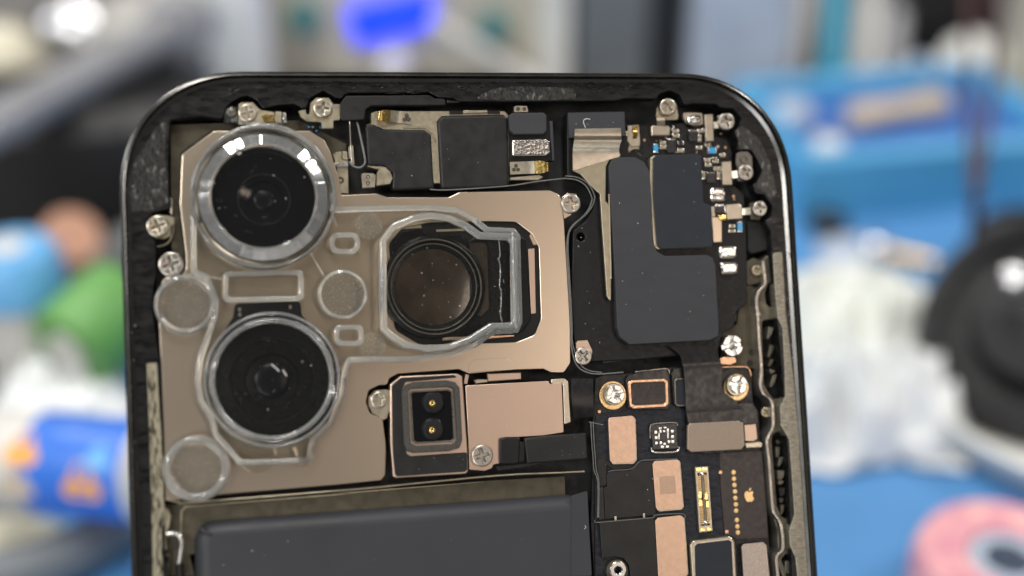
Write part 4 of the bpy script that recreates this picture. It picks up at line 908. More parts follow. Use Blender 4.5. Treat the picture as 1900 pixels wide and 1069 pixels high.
lathe('standoff_body', P(*Z('L', (320, 1030))[0], -1.3), [(zr(95), -2.0), (zr(92), -1.4), (zr(70), -1.35), (zr(45), -1.35), (zr(45), -2.0)], 'olive_dark', lbd, 32)
lathe('threaded_boss', P(*Z('L', (326, 1022))[0], -1.0), [(zr(72), -1.6), (zr(72), -1.05), (zr(64), -0.95), (zr(38), -0.95), (zr(30), -1.05), (zr(28), -1.6)], 'bright_steel', lbd, 32)
# mezzanine connector: nickel frame, centre bar and two rows of gold contacts
MZ = Z('L', (928, 215), (1030, 208), (1066, 715), (960, 728))
mz = plate('mezzanine_connector', MZ, -1.6, 0.3, 'chip_black', lbd, 0.04, r=0.08)
plate('connector_rim', MZ, -1.35, 0.5, 'nickel', lbd, 0.04, [Z('L', (948, 262), (1018, 258), (1044, 668), (975, 675))], r=0.08)
ribbon('connector_key', Z('L', (978, 270), (1003, 660)), Z('L', (994, 268), (1020, 658)), [-1.35, -1.35], 0.4, 'ring_metal', lbd)
pv, pf = [], []
for i in range(26):
    t = i / 25.0
    for x0, x1 in ((948, 974), (998, 1020)):
        if 0.36 < t < 0.60: continue
        x = x0 + t * 26; y = 285 + t * 368 - (8 if x0 > 990 else 0)
        q = [P(*p, -1.3) for p in Zr('L', x, y, x + (x1 - x0), y + 8)]
        s = len(pv); pv += [(a[0], a[1], -1.3) for a in q] + [(a[0], a[1], -1.6) for a in q]
        pf += [(s, s + 1, s + 2, s + 3), (s, s + 4, s + 5, s + 1), (s + 1, s + 5, s + 6, s + 2), (s + 2, s + 6, s + 7, s + 3), (s + 3, s + 7, s + 4, s)]
finish('contact_pins', pv, pf, 'gold_pad', lbd, 30, kind='stuff')
for x, y, w, hg in ((962, 410, 26, 50), (968, 470, 26, 50), (1012, 420, 24, 50), (1022, 480, 24, 50)):
    plate('power_contact', Zr('L', x - 8, y, x + w - 8, y + hg), -1.28, 0.3, 'gold', lbd, 0.04)
for q in ((985, 272), (1012, 652)):
    lathe('connector_stud', P(*Z('L', q)[0], -1.3), [(zr(18), -1.6), (zr(18), -1.3), (zr(10), -1.2), (0, -1.18), (0, -1.6)], 'solder', lbd, 14)
for q in ((938, 222, 40), (985, 218, 40), (970, 695, 36), (1025, 690, 30)):
    plate('rim_contact', Zr('L', q[0], q[1], q[0] + q[2], q[1] + 22), -1.31, 0.2, 'gold', lbd, 0.04)
# bare brown board with gold test pads and the printed fruit mark
br = plate('bare_board', Z('L', (1120, 105), (1450, 85), (1480, 400), (1500, 768), (1250, 780), (1235, 760), (1160, 745), (1128, 380)), -1.92, 0.2, 'pcb_brown', lbd, 0.02, r=0.1)
for x, y in ((1229, 256), (1232, 306), (1236, 355), (1240, 406), (1243, 457), (1247, 508), (1249, 556), (1255, 630), (1259, 680), (1263, 728)):
    lathe('test_pad', P(*Z('L', (x, y))[0], -1.9), [(zr(20), -1.93), (zr(19.5), -1.885), (zr(16), -1.88), (0, -1.88), (0, -1.93)], 'gold_pad', lbd, 18)
for x, y in ((1128, 255), (1177, 720), ):
    plate('fiducial_pad', Zr('L', x - 12, y - 12, x + 12, y + 12), -1.88, 0.06, 'copper', lbd, 0.01)
plate('fiducial_pad', Zr('I', 252, 765, 274, 787), -1.9, 0.3, 'copper', lbd, 0.01)
FRUIT = [(1352, 412), (1338, 402), (1322, 408), (1314, 428), (1318, 455), (1328, 476), (1340, 488), (1354, 483), (1366, 488), (1380, 478), (1391, 458), (1380, 447), (1376, 430), (1386, 412), (1372, 402)]
plate('printed_mark', Z('L', *FRUIT), -1.9, 0.04, 'gold_pad', lbd, 0.005, r=0.08, label='gold printed apple mark')
plate('printed_mark', Z('L', (1352, 402), (1351, 390), (1358, 380), (1367, 375), (1367, 387), (1360, 398)), -1.9, 0.04, 'gold_pad', lbd, 0.005, r=0.04)
# metal can in the lower edge with its dark top
ch = plate('metal_can', Z('L', (888, 825), (915, 790), (1190, 755), (1225, 768), (1245, 800), (1260, 1100)) + [(1285, 1085)], -1.0, 0.9, 'nickel', lbd, 0.22, r=0.25, nseg=4)
plate('can_top', Z('L', (925, 838), (945, 815), (1190, 785), (1215, 800), (1228, 1100)) + [(1291, 1082)], -0.95, 0.1, 'pad_blue', lbd, 0.03, r=0.15)

# dust and lint lying on the open phone
dv, df = [], []
def flake(x, y, h, s):
    c = P(x, y, h); n = random.randint(4, 6); st = len(dv); a0 = random.random() * 6
    for k in range(n):
        a = a0 + 2 * math.pi * k / n; rr = s * random.uniform(0.5, 1.1)
        dv.append((c[0] + rr * math.cos(a), c[1] + rr * math.sin(a) * 0.8, h + random.uniform(0, 0.02)))
    dv.append((c[0], c[1], h + s * 0.7)); df.extend([(st + k, st + (k + 1) % n, st + n) for k in range(n)]); df.append(tuple(range(st, st + n))[::-1])
for x0, y0, x1, y1, h, n in ((1130, 330, 1200, 620, -0.94, 6), (1160, 490, 1320, 620, -0.94, 7), (1225, 300, 1310, 445, -0.84, 6), (700, 260, 790, 330, -1.34, 5), (830, 230, 930, 330, -1.24, 5), (390, 985, 1080, 1060, -0.94, 9),
                             (660, 700, 710, 880, -1.19, 4), (880, 720, 1040, 800, -1.24, 8), (1000, 400, 1040, 680, -1.19, 8), (1070, 420, 1120, 650, -1.89, 12), (1120, 860, 1220, 930, -1.54, 5), (1060, 212, 1150, 235, -1.29, 6),
                             (735, 845, 860, 880, -0.72, 5), (990, 810, 1085, 850, -0.74, 6)):
    for i in range(n):
        flake(random.uniform(x0, x1), random.uniform(y0, y1), h, random.choice([0.025, 0.03, 0.04, 0.05, 0.07]))
finish('dust', dv, df, 'dust_white', phone, 30, kind='stuff')
for x, y, h in ((1085, 975, -0.92),):
    a = random.random() * 6.28; L_ = random.uniform(4, 9)
    wire('fibre', [(x, y), (x + L_ * math.cos(a), y + L_ * math.sin(a)), (x + L_ * 1.6 * math.cos(a + 0.7), y + L_ * 1.6 * math.sin(a + 0.7))], h, 0.018, 'dust_white', phone, k=4, n=5)

# ------------------------------------------------------------------ clear lens protector
pc = P(500, 560, -1.15)
prt = root('lens_protector', pc[0], pc[1], -1.15, 'clear plastic camera lens protector with three rings lying over the phone cameras', 'lens protector')
h0, h1 = -1.12, -0.25
RC1 = (488, 364)
def arc(c, r, a0, a1, n, ry=None):
    return [(c[0] + r * math.cos(R(a0 + (a1 - a0) * k / n)), c[1] + (ry or r) * math.sin(R(a0 + (a1 - a0) * k / n))) for k in range(n + 1)]
def grow(px, d):
    p = ccw([(x, -y) for x, y in px]); q = inset(p, -d); return [(x, -y) for x, y in q]
BASE = [(354, 508), (352, 364)] + arc(RC1, 136, 190, 345, 22) + [(627, 384), (680, 382), (800, 380), (850, 385), (882, 402), (906, 421), (955, 423), (966, 436), (970, 600), (962, 618), (916, 621), (884, 645), (840, 662), (760, 672), (652, 673),
       (645, 690), (640, 735), (618, 788), (584, 820), (580, 858), (520, 862), (442, 864), (424, 842), (396, 812), (388, 780), (368, 748), (361, 705), (367, 660), (380, 626), (392, 590), (396, 560), (380, 520)]
q1 = [P(*p, h1) for p in BASE]
hl1 = circ(P(490, 370, h1), 5.75, 48); hl2 = circ(P(505, 706, h1), 6.0, 48)
TOUT = [(706, 612), (704, 446), (728, 414), (765, 398), (800, 393), (838, 398), (868, 412), (893, 430), (948, 432), (962, 446), (964, 602), (952, 611), (914, 612), (880, 634), (838, 650), (796, 655), (750, 646), (722, 628)]
TIN = grow(TOUT, -13)
bpl = solid('base_plate', roundp(q1, 0.3, 3), h1, h1 - h0, 'clear_sheet', prt, 0.14, [hl1, hl2, [P(*p, h1) for p in TIN]], 3)
skirt_in = [P(*p, h1 + 0.3) for p in grow(BASE, -11)]
solid('skirt', roundp([P(*p, h1 + 0.3) for p in BASE], 0.3, 3), h1 + 0.38, 0.36, 'lit_edge', prt, 0.24, [roundp(skirt_in, 0.3, 3)], 5)
# ring round the upper lens: outer lip, groove and a faceted sloping inner face
pr1 = P(489, 366, 1.2)
lathe('lens_ring', pr1, [(5.15, h1 + 0.01), (7.25, h1 + 0.01), (7.28, 0.9), (7.2, 1.3), (7.0, 1.45), (6.8, 1.3), (6.62, 1.05), (6.45, 1.15), (5.35, 1.75), (5.15, 1.6)], 'clear_plastic', prt, 96, smooth=50)
for r_, z_ in ((7.1, 1.42), (5.3, 1.74)):
    lathe('ring_lip', pr1, [(r_ - 0.12, z_), (r_ - 0.08, z_ + 0.1), (r_, z_ + 0.15), (r_ + 0.08, z_ + 0.1), (r_ + 0.12, z_), (r_, z_ - 0.1)], 'lit_edge', prt, 96, smooth=60)
nf = 60; fv, ff = [], []
for i in range(nf):                                       # moulded facets on the sloping face
    a0 = 2 * math.pi * i / nf; a1 = 2 * math.pi * (i + 0.985) / nf; k = len(fv); e = random.uniform(-0.10, 0.10)
    for a, hh in ((a0, 0), (a1, e)):
        for r_, z_ in ((6.42, 1.24), (5.38, 1.83)):
            fv.append((pr1[0] + r_ * math.cos(a), pr1[1] + r_ * math.sin(a), z_ + hh))
            fv.append((pr1[0] + r_ * math.cos(a), pr1[1] + r_ * math.sin(a), z_ - 0.02))
    ff += [(k, k + 2, k + 6, k + 4), (k + 1, k + 5, k + 7, k + 3), (k, k + 4, k + 5, k + 1), (k + 2, k + 3, k + 7, k + 6), (k, k + 1, k + 3, k + 2), (k + 4, k + 6, k + 7, k + 5)]
finish('ring_facets', fv, ff, 'bevel_mirror', prt, 5, kind='stuff')
lathe('ring_cover', pr1, [(0, 1.30), (5.12, 1.30), (5.12, 1.52), (0, 1.52)], 'clear_sheet', prt, 64)
pr2 = P(506, 704, 1.0)
lathe('lens_ring', pr2, [(5.75, h1 + 0.01), (6.75, h1 + 0.01), (6.75, 0.75), (6.6, 1.0), (6.4, 1.1), (6.15, 1.0), (6.0, 0.85), (5.85, 0.95), (5.75, 0.8)], 'clear_plastic', prt, 96, smooth=50)
lathe('ring_cover', pr2, [(0, 0.62), (5.72, 0.62), (5.72, 0.8), (0, 0.8)], 'clear_sheet', prt, 64)
for r_, z_, k_ in ((6.62, 1.05, 0.14), (5.92, 0.95, 0.27)):
    lathe('ring_lip', pr2, [(r_ - k_, z_), (r_ - k_ * .7, z_ + k_ * .8), (r_, z_ + k_ * 1.15), (r_ + k_ * .7, z_ + k_ * .8), (r_ + k_, z_), (r_, z_ - 0.1)], 'lit_edge', prt, 96, smooth=60)
outer_w = roundp([P(*p, 1.0) for p in TOUT], 0.35, 3); inner_w = roundp([P(*p, 1.0) for p in TIN], 0.35, 3)
solid('lens_wall', outer_w, 0.9, 0.9 - h1 - 0.4, 'lit_edge', prt, 0.28, [inner_w], 6)
solid('lens_cover', inset(ccw(inner_w), 0.03), 0.55, 0.18, 'clear_sheet', prt, 0.03)
wire('glue_bead', Z('E', (1290, 360), (1300, 480), (1288, 510), (1300, 560), (1300, 660), (1296, 720), (1310, 780), (1305, 900), (1302, 940), (1315, 1000)), 0.6, 0.06, 'lit_edge', prt, n=8)
wire('moulding_line', Z('E', (1395, 300), (1405, 600), (1420, 1040)), 0.92, 0.14, 'lit_edge', prt, n=8)
# locating bosses with frosted faces, flat gate marks, window recesses
for (x, y), ro, ri in (((344, 565), 55, 44), ((636, 546), 46, 41), ((365, 870), 59, 44)):
    c = P(x, y, h1 + 0.4); k = MM
    out_ = (x < 500)
    z0 = h0 if out_ else h1 + 0.01
    lathe('boss_ring', c, [(ri * k, z0), (ro * k, z0), (ro * k, h1 + 0.2), ((ro - 2) * k, h1 + 0.42), ((ro - 6) * k, h1 + 0.55), ((ri + 3) * k, h1 + 0.5), (ri * k, h1 + 0.25)], 'lit_edge', prt, 48, smooth=50)
    lathe('boss_face', c, [(0, z0), ((ri - 0.8) * k, z0), ((ri - 0.8) * k, h1 + 0.15), (0, h1 + 0.15)], 'frosted_dot', prt, 40)
for x, y, r_ in ((684, 419, 26), (692, 641, 25), (478, 843, 34)):
    lathe('gate_mark', P(x, y, h1), [(0, h1 + 0.01), (r_ * MM, h1 + 0.01), (r_ * MM, h1 + 0.08), ((r_ - 2) * MM, h1 + 0.11), (0, h1 + 0.11)], 'frosted_dot' if y < 800 else 'clear_sheet', prt, 36)
def frame_px(x0, y0, x1, y1, w, h, hgt, r, sl=0):
    a = [(x0, y0), (x1, y0 + sl), (x1, y1 + sl), (x0, y1)]; b = [(x0 + w, y0 + w), (x1 - w, y0 + w + sl), (x1 - w, y1 - w + sl), (x0 + w, y1 - w)]
    plate('window_frame', a, h + hgt, hgt - 0.01, 'lit_edge', prt, 0.12, [b], r=r, hr=r * 0.6, nseg=4, seg=4)
frame_px(414, 504, 563, 561, 9, h1, 0.35, 0.55, -3)
frame_px(612, 431, 668, 471, 9, h1, 0.3, 1.0)
frame_px(620, 603, 675, 642, 9, h1, 0.3, 0.7)
plate('snap_hook', [(545, 828), (578, 815), (584, 840), (576, 866), (556, 866)], h1 + 0.4, 0.38, 'clear_plastic', prt, 0.15, r=0.3, nseg=3)
wire('hair_line', Z('D', (1535, 440), (1580, 520), (1650, 640)), h1 + 0.02, 0.03, 'dust_white', prt)
wire('hair_line', Z('D', (735, 690), (745, 655), (860, 665)), h1 + 0.02, 0.025, 'dust_white', prt)
wire('hair_line', Z('D', (1700, 130), (1730, 190), (1750, 250)), h1 + 0.02, 0.03, 'dust_white', prt)
dv, df = [], []
for (x, y), rr, h, n in (((490, 370), 88, 1.53, 22), ((505, 700), 85, 0.81, 26), ((810, 530), 80, 0.56, 24), ((930, 520), 24, 0.56, 10)):
    for i in range(n):
        a = random.random() * 6.28; q = rr * math.sqrt(random.random())
        flake(x + q * math.cos(a), y + q * math.sin(a), h, random.choice([0.02, 0.03, 0.03, 0.05, 0.08]))
finish('dust', dv, df, 'dust_white', prt, 30, kind='stuff')
wire('lint', Z('G', (1240, 405), (1270, 430), (1300, 460)), 0.83, 0.05, 'dust_white', prt)
wire('lint', Z('G', (1330, 450), (1345, 475), (1360, 498)), 0.83, 0.05, 'dust_white', prt)

# ------------------------------------------------------------------ the bench behind the phone (out of focus in the photograph)
def wm(name, c, rough=0.5, metal=0.0, **kw):
    kw.setdefault('ns', 1.0); kw.setdefault('nv', 0.12)
    return mat(name, c, rough, metal, unit=40.0, **kw)
wm('bench_grey', (0.16, 0.155, 0.15), 0.6)
wm('mat_blue', (0.08, 0.25, 0.52), 0.55, nv=0.08, ns=0.6, bs=8, bump=0.1)
wm('wall_paint', (0.42, 0.41, 0.38), 0.8, nv=0.05)
wm('machine_beige', (0.50, 0.47, 0.38), 0.5, nv=0.05)
wm('trim_white', (0.72, 0.72, 0.68), 0.45)
wm('bottle_white', (0.82, 0.83, 0.79), 0.35, nv=0.04)
wm('dark_grey', (0.14, 0.155, 0.165), 0.5)
wm('black_matte', (0.008, 0.008, 0.009), 0.5)
wm('black_gloss', (0.008, 0.008, 0.009), 0.5, spec=0.3)
wm('arm_grey', (0.30, 0.30, 0.315), 0.45, 0.2)
wm('chrome', (0.75, 0.75, 0.77), 0.25, 1.0)
wm('teal', (0.02, 0.16, 0.17), 0.4)
wm('teal_bright', (0.02, 0.30, 0.46), 0.4)
wm('tray_cyan', (0.08, 0.33, 0.58), 0.4, nv=0.05)
wm('tray_blue', (0.05, 0.14, 0.42), 0.45, nv=0.1)
wm('tan_wood', (0.58, 0.47, 0.34), 0.55)
wm('tissue', (0.76, 0.78, 0.78), 0.9, nv=0.04)
wm('cloth_grey', (0.68, 0.70, 0.66), 0.9, nv=0.05)
wm('green', (0.11, 0.30, 0.07), 0.5)
wm('paper_white', (0.58, 0.57, 0.54), 0.8)
wm('cap_blue', (0.14, 0.40, 0.72), 0.4)
wm('peach', (0.55, 0.29, 0.19), 0.5)
wm('label_blue', (0.035, 0.16, 0.62), 0.4, ns=0.5)
wm('label_orange', (0.80, 0.36, 0.05), 0.5)
wm('cream', (0.70, 0.66, 0.52), 0.6)
wm('pink', (0.66, 0.20, 0.36), 0.5, ns=3.0, nv=0.2, c2=(0.72, 0.42, 0.38))
wm('pale_pink', (0.62, 0.45, 0.45), 0.6)
wm('pale_blue', (0.42, 0.48, 0.58), 0.5)
wm('pale_grey', (0.50, 0.49, 0.47), 0.6)
wm('leaf_yellow', (0.62, 0.66, 0.30), 0.6)
wm('brass', (0.70, 0.50, 0.25), 0.3, 1.0)
wm('cable_red', (0.045, 0.012, 0.014), 0.4)
wm('led_blue', (0.01, 0.02, 0.3), 0.4, emit=((0.0, 0.03, 1.0), 2.0))

def tag(o, label=None, cat=None, group=None, kind=None):
    if label: o['label'] = label
    if cat: o['category'] = cat
    if group: o['group'] = group
    if kind: o['kind'] = kind
    return o
def wobj(name, verts, faces, m, origin, parent=None, smooth=40, basis=None):
    """mesh from local metre coordinates; basis = rotation matrix, origin in world (or parent) space"""
    me = bpy.data.meshes.new(name); me.from_pydata([tuple(v) for v in verts], [], faces); me.validate()
    bm = bmesh.new(); bm.from_mesh(me); bmesh.ops.recalc_face_normals(bm, faces=bm.faces); bm.to_mesh(me); bm.free()
    me.shade_smooth(); me.set_sharp_from_angle(angle=R(smooth)); me.materials.append(MATS[m])
    o = bpy.data.objects.new(name, me); col.objects.link(o)
    mt = (basis.to_4x4() if basis is not None else Matrix.Identity(4)); mt.translation = Vector(origin)
    o.matrix_world = mt
    if parent is not None:
        o.parent = parent; o.matrix_parent_inverse = Matrix.Identity(4)
        o.matrix_basis = parent_m(parent).inverted() @ mt
    return o
PM = {}
def parent_m(p):
    return PM.get(p.name) or p.matrix_basis.copy()
def box_data(x, y, z, b=0.0015, z0=0.0):
    v, f = [], []
    rings = [(0, z0), (0, z0 + z - b), (b, z0 + z)]
    for i, h in rings:
        for sx, sy in ((-1, -1), (1, -1), (1, 1), (-1, 1)):
            v.append((sx * (x / 2 - i), sy * (y / 2 - i), h))
    for r in range(2):
        for k in range(4):
            j = (k + 1) % 4
            f.append((r * 4 + k, r * 4 + j, r * 4 + 4 + j, r * 4 + 4 + k))
    f += [(3, 2, 1, 0), (8, 9, 10, 11)]
    return v, f
def wbox(name, at, size, m, rz=0.0, parent=None, basis=None, b=0.0015):
    v, f = box_data(*size, b)
    return wobj(name, v, f, m, at, parent, 20, basis if basis is not None else Matrix.Rotation(R(rz), 3, 'Z'))
def lathe_data(prof, n=36, wob=0.0):
    v, f, ids = [], [], []
    for r, h in prof:
        s = len(v)
        if r < 1e-7: v.append((0, 0, h)); ids.append((s, 1))
        else:
            for i in range(n):
                a = 2 * math.pi * i / n; v.append((r * math.cos(a), r * math.sin(a), h))
            ids.append((s, n))
    for (a, na), (b, nb) in zip(ids, ids[1:]):
        for i in range(n):
            j = (i + 1) % n
            if na == 1 and nb == 1: continue
            if na == 1: f.append((a, b + j, b + i))
            elif nb == 1: f.append((a + i, a + j, b))
            else: f.append((a + i, a + j, b + j, b + i))
    return v, f
def axis_basis(d, roll=0.0):
    d = Vector(d).normalized()
    q = Vector((0, 0, 1)).rotation_difference(d)
    return q.to_matrix()
def wlathe(name, at, prof, m, axis=(0, 0, 1), parent=None, n=36):
    v, f = lathe_data(prof, n)
    return wobj(name, v, f, m, at, parent, 40, axis_basis(axis))
def wtube(name, pts, r, m, parent=None, n=8):
    pts = [Vector(p) for p in spline([tuple(p) for p in pts], 6)]; o0 = pts[0].copy(); v, f = [], []
    for i, p in enumerate(pts):
        t = (pts[min(i + 1, len(pts) - 1)] - pts[max(i - 1, 0)]).normalized()
        up = Vector((0, 0, 1)) if abs(t.z) < 0.9 else Vector((1, 0, 0)); s = t.cross(up).normalized(); w = s.cross(t)
        for k in range(n):
            a = 2 * math.pi * k / n; v.append(tuple(p - o0 + s * math.cos(a) * r + w * math.sin(a) * r))
    for i in range(len(pts) - 1):
        for k in range(n):
            j = (k + 1) % n; f.append((i * n + k, i * n + j, (i + 1) * n + j, (i + 1) * n + k))
    f.append(tuple(range(n))[::-1]); f.append(tuple((len(pts) - 1) * n + k for k in range(n)))
    return wobj(name, v, f, m, o0, parent, 60)
def wempty(name, at, label, cat, group=None):
    o = bpy.data.objects.new(name, None); o.empty_display_size = 0.02; o.location = at
    o.matrix_world = Matrix.Translation(Vector(at)); col.objects.link(o); tag(o, label, cat, group)
    return o
def cloth(name, at, sx, sy, hgt, seed, m, label, cat, rz=0, fold=18.0):
    n = 44; v, f = [], []
    for j in range(n + 1):
        for i in range(n + 1):
            a, b = i / n * 2 - 1, j / n * 2 - 1
            e = max(0.0, 1 - (a * a + b * b) ** 1.2)
            p = Vector((a * sx * fold, b * sy * fold, seed))
            ridge = 1 - abs(mnoise.noise(p * 1.0)) * 2
            z = hgt * (e ** 0.6) * (0.45 + 0.55 * ridge) + hgt * 0.25 * mnoise.noise(p * 2.7) * e
            wob = 1 + 0.22 * mnoise.noise(Vector((a * 2, b * 2, seed + 5)))
            v.append((a * sx / 2 * wob, b * sy / 2 * wob, max(0.0012, z)))
    for j in range(n):
        for i in range(n):
            k = j * (n + 1) + i; f.append((k, k + 1, k + n + 2, k + n + 1))
    o = wobj(name, v, f, m, at, None, 70, Matrix.Rotation(R(rz), 3, 'Z'))
    so = o.modifiers.new('thickness', 'SOLIDIFY'); so.thickness = 0.0006
    return tag(o, label, cat)
def mpp(p): return depth_of(p) / F
def up_z(p, y_top, x):
    """height above the bench of the photo pixel row y_top straight above bench point p"""
    r = ray(x, y_top); t = (p.y - CAM.y) / r.y
    return CAM.z + r.z * t - p.z

v, f = box_data(3.0, 2.4, 0.03, 0.002, -0.034)
tag(wobj('bench_top', v, f, 'bench_grey', (0, 0.9, 0), None, 30), kind='structure')
v, f = box_data(0.44, 0.30, 0.003, 0.0005, -0.0032)
tag(wobj('blue_mat', v, f, 'mat_blue', (0.12, 0.245, 0), None, 30), 'blue silicone work mat under the phone and tissues', 'mat')
v, f = box_data(3.4, 0.05, 1.6, 0.002, -0.1)
tag(wobj('wall', v, f, 'wall_paint', (0, 1.55, 0), None, 30), kind='structure')

# hot-air station: beige body, dark teal knobs, glowing blue display
p0 = B(782, 150); s0 = mpp(p0)
st_ = wempty('rework_station', p0, 'beige rework station with a glowing blue display and teal knobs', 'station')
bw = 545 * s0; bh = up_z(p0, -260, 782)
wbox('body', p0 + Vector((0, 0.06, 0)), (bw, 0.12, bh), 'machine_beige', 0, st_, b=0.004)
def front(px, py, off=0.0):
    r = ray(px, py); t = (p0.y - 0.0005 - off - CAM.y) / r.y
    return CAM + r * t
tilt_ = Matrix.Rotation(R(90), 3, 'X')
c = front(728, 26)
dsp = wbox('display', c, (150 * s0, 62 * s0, 0.006), 'led_blue', 0, st_, Matrix.Rotation(R(-13), 3, 'Y') @ tilt_, b=0.001)
for x, y in ((567, 28), (915, 46)):
    wlathe('knob', front(x, y), [(0, -0.001), (27 * s0, -0.001), (25 * s0, 0.008), (20 * s0, 0.010), (0, 0.010)], 'teal', (0, -1, 0), st_)
wlathe('knob', front(735, 112), [(0, -0.001), (30 * s0, -0.001), (27 * s0, 0.010), (20 * s0, 0.013), (0, 0.013)], 'trim_white', (0, -1, 0), st_)
c = front(1028, 20)
wbox('side_trim', Vector((c.x, p0.y - 0.004, 0)), (52 * s0, 0.01, bh), 'trim_white', 0, st_)
tag(wtube('cable', [front(800, 38, .01), front(850, 70, .012), front(905, 105, .012), front(960, 140, .012), B(1010, 170, 0.006)], 17 * s0, 'pale_grey'), 'pale grey cable hanging across the beige station', 'cable')
# white bottle left of it
p = B(412, 190); s = mpp(p); hh = up_z(p, -120, 412)
bt = wempty('white_bottle', p, 'tall white bottle standing left of the beige station', 'bottle')
wlathe('bottle_body', p, [(0, 0), (98 * s, 0), (101 * s, 0.004), (101 * s, hh), (90 * s, hh + 0.012), (40 * s, hh + 0.02), (0, hh + 0.02)], 'bottle_white', (0, 0, 1), bt)
wlathe('bottle_cap', p + Vector((0, 0, hh + 0.018)), [(0, 0), (44 * s, 0), (44 * s, 0.02), (38 * s, 0.023), (0, 0.023)], 'trim_white', (0, 0, 1), bt)
# dark grey box right of the station
p = B(1165, 165); s = mpp(p)
db = wempty('instrument_box', p, 'dark grey instrument box right of the beige station', 'box')
wbox('case', p + Vector((0, 0.04, 0)), (195 * s, 0.08, up_z(p, -220, 1160)), 'dark_grey', 0, db, b=0.004)
wbox('side_panel', p + Vector((62 * s, -0.0015, 0)), (60 * s, 0.004, up_z(p, -150, 1160)), 'black_matte', 0, db)
p = B(1360, 205); s = mpp(p)
tag(wbox('carton', p + Vector((0, 0.03, 0)), (170 * s, 0.06, up_z(p, -90, 1360)), 'pale_blue', 4, b=0.003), 'pale blue-grey carton behind the upper right corner of the phone', 'carton')
p = B(1310, 160); s = mpp(p)
tag(wlathe('white_cup', p, [(0, 0), (34 * s, 0), (46 * s, 0.018), (48 * s, 0.025), (36 * s, 0.034), (0, 0.036)], 'trim_white'), 'small white cup in front of the pale carton', 'cup')
p = B(1368, 185); s = mpp(p)
tag(wlathe('yellow_cap', p, [(0, 0), (30 * s, 0), (30 * s, 0.012), (24 * s, 0.016), (0, 0.016)], 'leaf_yellow'), 'small yellow-green cap beside the phone corner', 'cap')
# upright bottles and pens at the back right
def pen(x0, y0, x1, y1, w, m, nm, label, cat, group=None, dep=None):
    p = B(x0, y0); d_ = dep or depth_of(p); a = W(x0, y0, d_); b = W(x1, y1, d_ * 1.04); L_ = (b - a).length; s = d_ / F
    r_ = w / 2 * s
    o = wempty(nm, a, label, cat, group)
    wlathe('barrel', a, [(0, 0), (r_ * 0.8, 0), (r_, 0.004), (r_, L_ * 0.8), (r_ * 0.8, L_ * 0.82), (0, L_ * 0.82)], m, b - a, o, 20)
    wlathe('cap', a + (b - a) * 0.825, [(0, 0), (r_ * 1.05, 0), (r_ * 1.05, L_ * 0.15), (r_ * 0.7, L_ * 0.18), (0, L_ * 0.18)], m, b - a, o, 20)
pen(1440, 170, 1478, -160, 34, 'pale_pink', 'marker_pen', 'pale pink pen standing nearest the phone corner', 'pen', 'pens at the back')
pen(1475, 170, 1510, -160, 26, 'pale_grey', 'marker_pen', 'grey pen standing between the pink pen and the teal bottle', 'pen', 'pens at the back')
pen(1540, 165, 1562, -160, 46, 'teal_bright', 'teal_bottle', 'slim teal bottle standing behind the blue tray', 'bottle')
pen(1598, 160, 1640, -160, 50, 'pale_grey', 'marker_pen', 'wide pale pen leaning right of the teal bottle', 'pen', 'pens at the back')
pen(1650, 158, 1690, -160, 40, 'arm_grey', 'marker_pen', 'dark grey pen leaning beside the black case', 'pen', 'pens at the back')
p = B(1770, 160); s = mpp(p)
bx = wempty('black_case', p, 'black case at the back behind the white dome', 'case')
wbox('shell', p + Vector((0, 0.05, 0)), (190 * s, 0.06, up_z(p, -160, 1770)), 'black_matte', 0, bx, b=0.004)
wbox('red_stripe', p + Vector((40 * s, 0.018, 0)), (18 * s, 0.006, up_z(p, -140, 1770)), 'cable_red', 0, bx)
p = B(1915, 235); s = mpp(p)
tag(wbox('beige_post', p, (80 * s, 0.03, up_z(p, -160, 1900)), 'machine_beige', 0, b=0.004), 'beige upright post at the right edge', 'post')

# blue silicone tray: floor and four walls
fl = B(1478, 415); fr = B(1990, 368); back = Vector((0.02, 0.085, 0))
ex = (fr - fl); wd = ex.length; ang = math.atan2(ex.y, ex.x); bs_ = Matrix.Rotation(ang, 3, 'Z')
tr = wempty('parts_tray', fl, 'bright blue tray standing on the mat right of the phone', 'tray')
hw = up_z(fl, 292, 1478); dp = 0.064; tk = 0.006
def tbox(name, x, y, sx, sy, sz, m, z=0.0):
    o = wbox(name, fl + bs_ @ Vector((x, y, 0)) + Vector((0, 0, z)), (sx, sy, sz), m, 0, tr, bs_, b=0.002); return o
tbox('tray_floor', wd / 2, dp / 2, wd - 0.002, dp - 0.002, hw * 0.62, 'tray_blue', 0.0005)
tbox('tray_wall', wd / 2, tk / 2, wd, tk, hw, 'tray_cyan')
tbox('tray_wall', wd / 2, dp - tk / 2, wd, tk, hw, 'tray_cyan')
tbox('tray_wall', tk / 2, dp / 2, tk, dp - 2 * tk - 0.0005, hw * 0.99, 'tray_cyan')
tbox('tray_wall', wd - tk / 2, dp / 2, tk, dp - 2 * tk - 0.0005, hw * 0.99, 'tray_cyan')
zt = hw * 0.64
a = B(1575, 218, zt + .004); b = B(1752, 190, zt + .004); s = mpp(a)
br_ = wempty('wooden_brush', a, 'tan wooden stick lying in the blue tray', 'stick')
L_ = (b - a).length
wlathe('handle', a, [(0, 0), (24 * s, 0.001), (26 * s, 0.006), (20 * s, L_ * 0.5), (27 * s, L_ * 0.9), (20 * s, L_), (0, L_)], 'tan_wood', b - a, br_, 20)
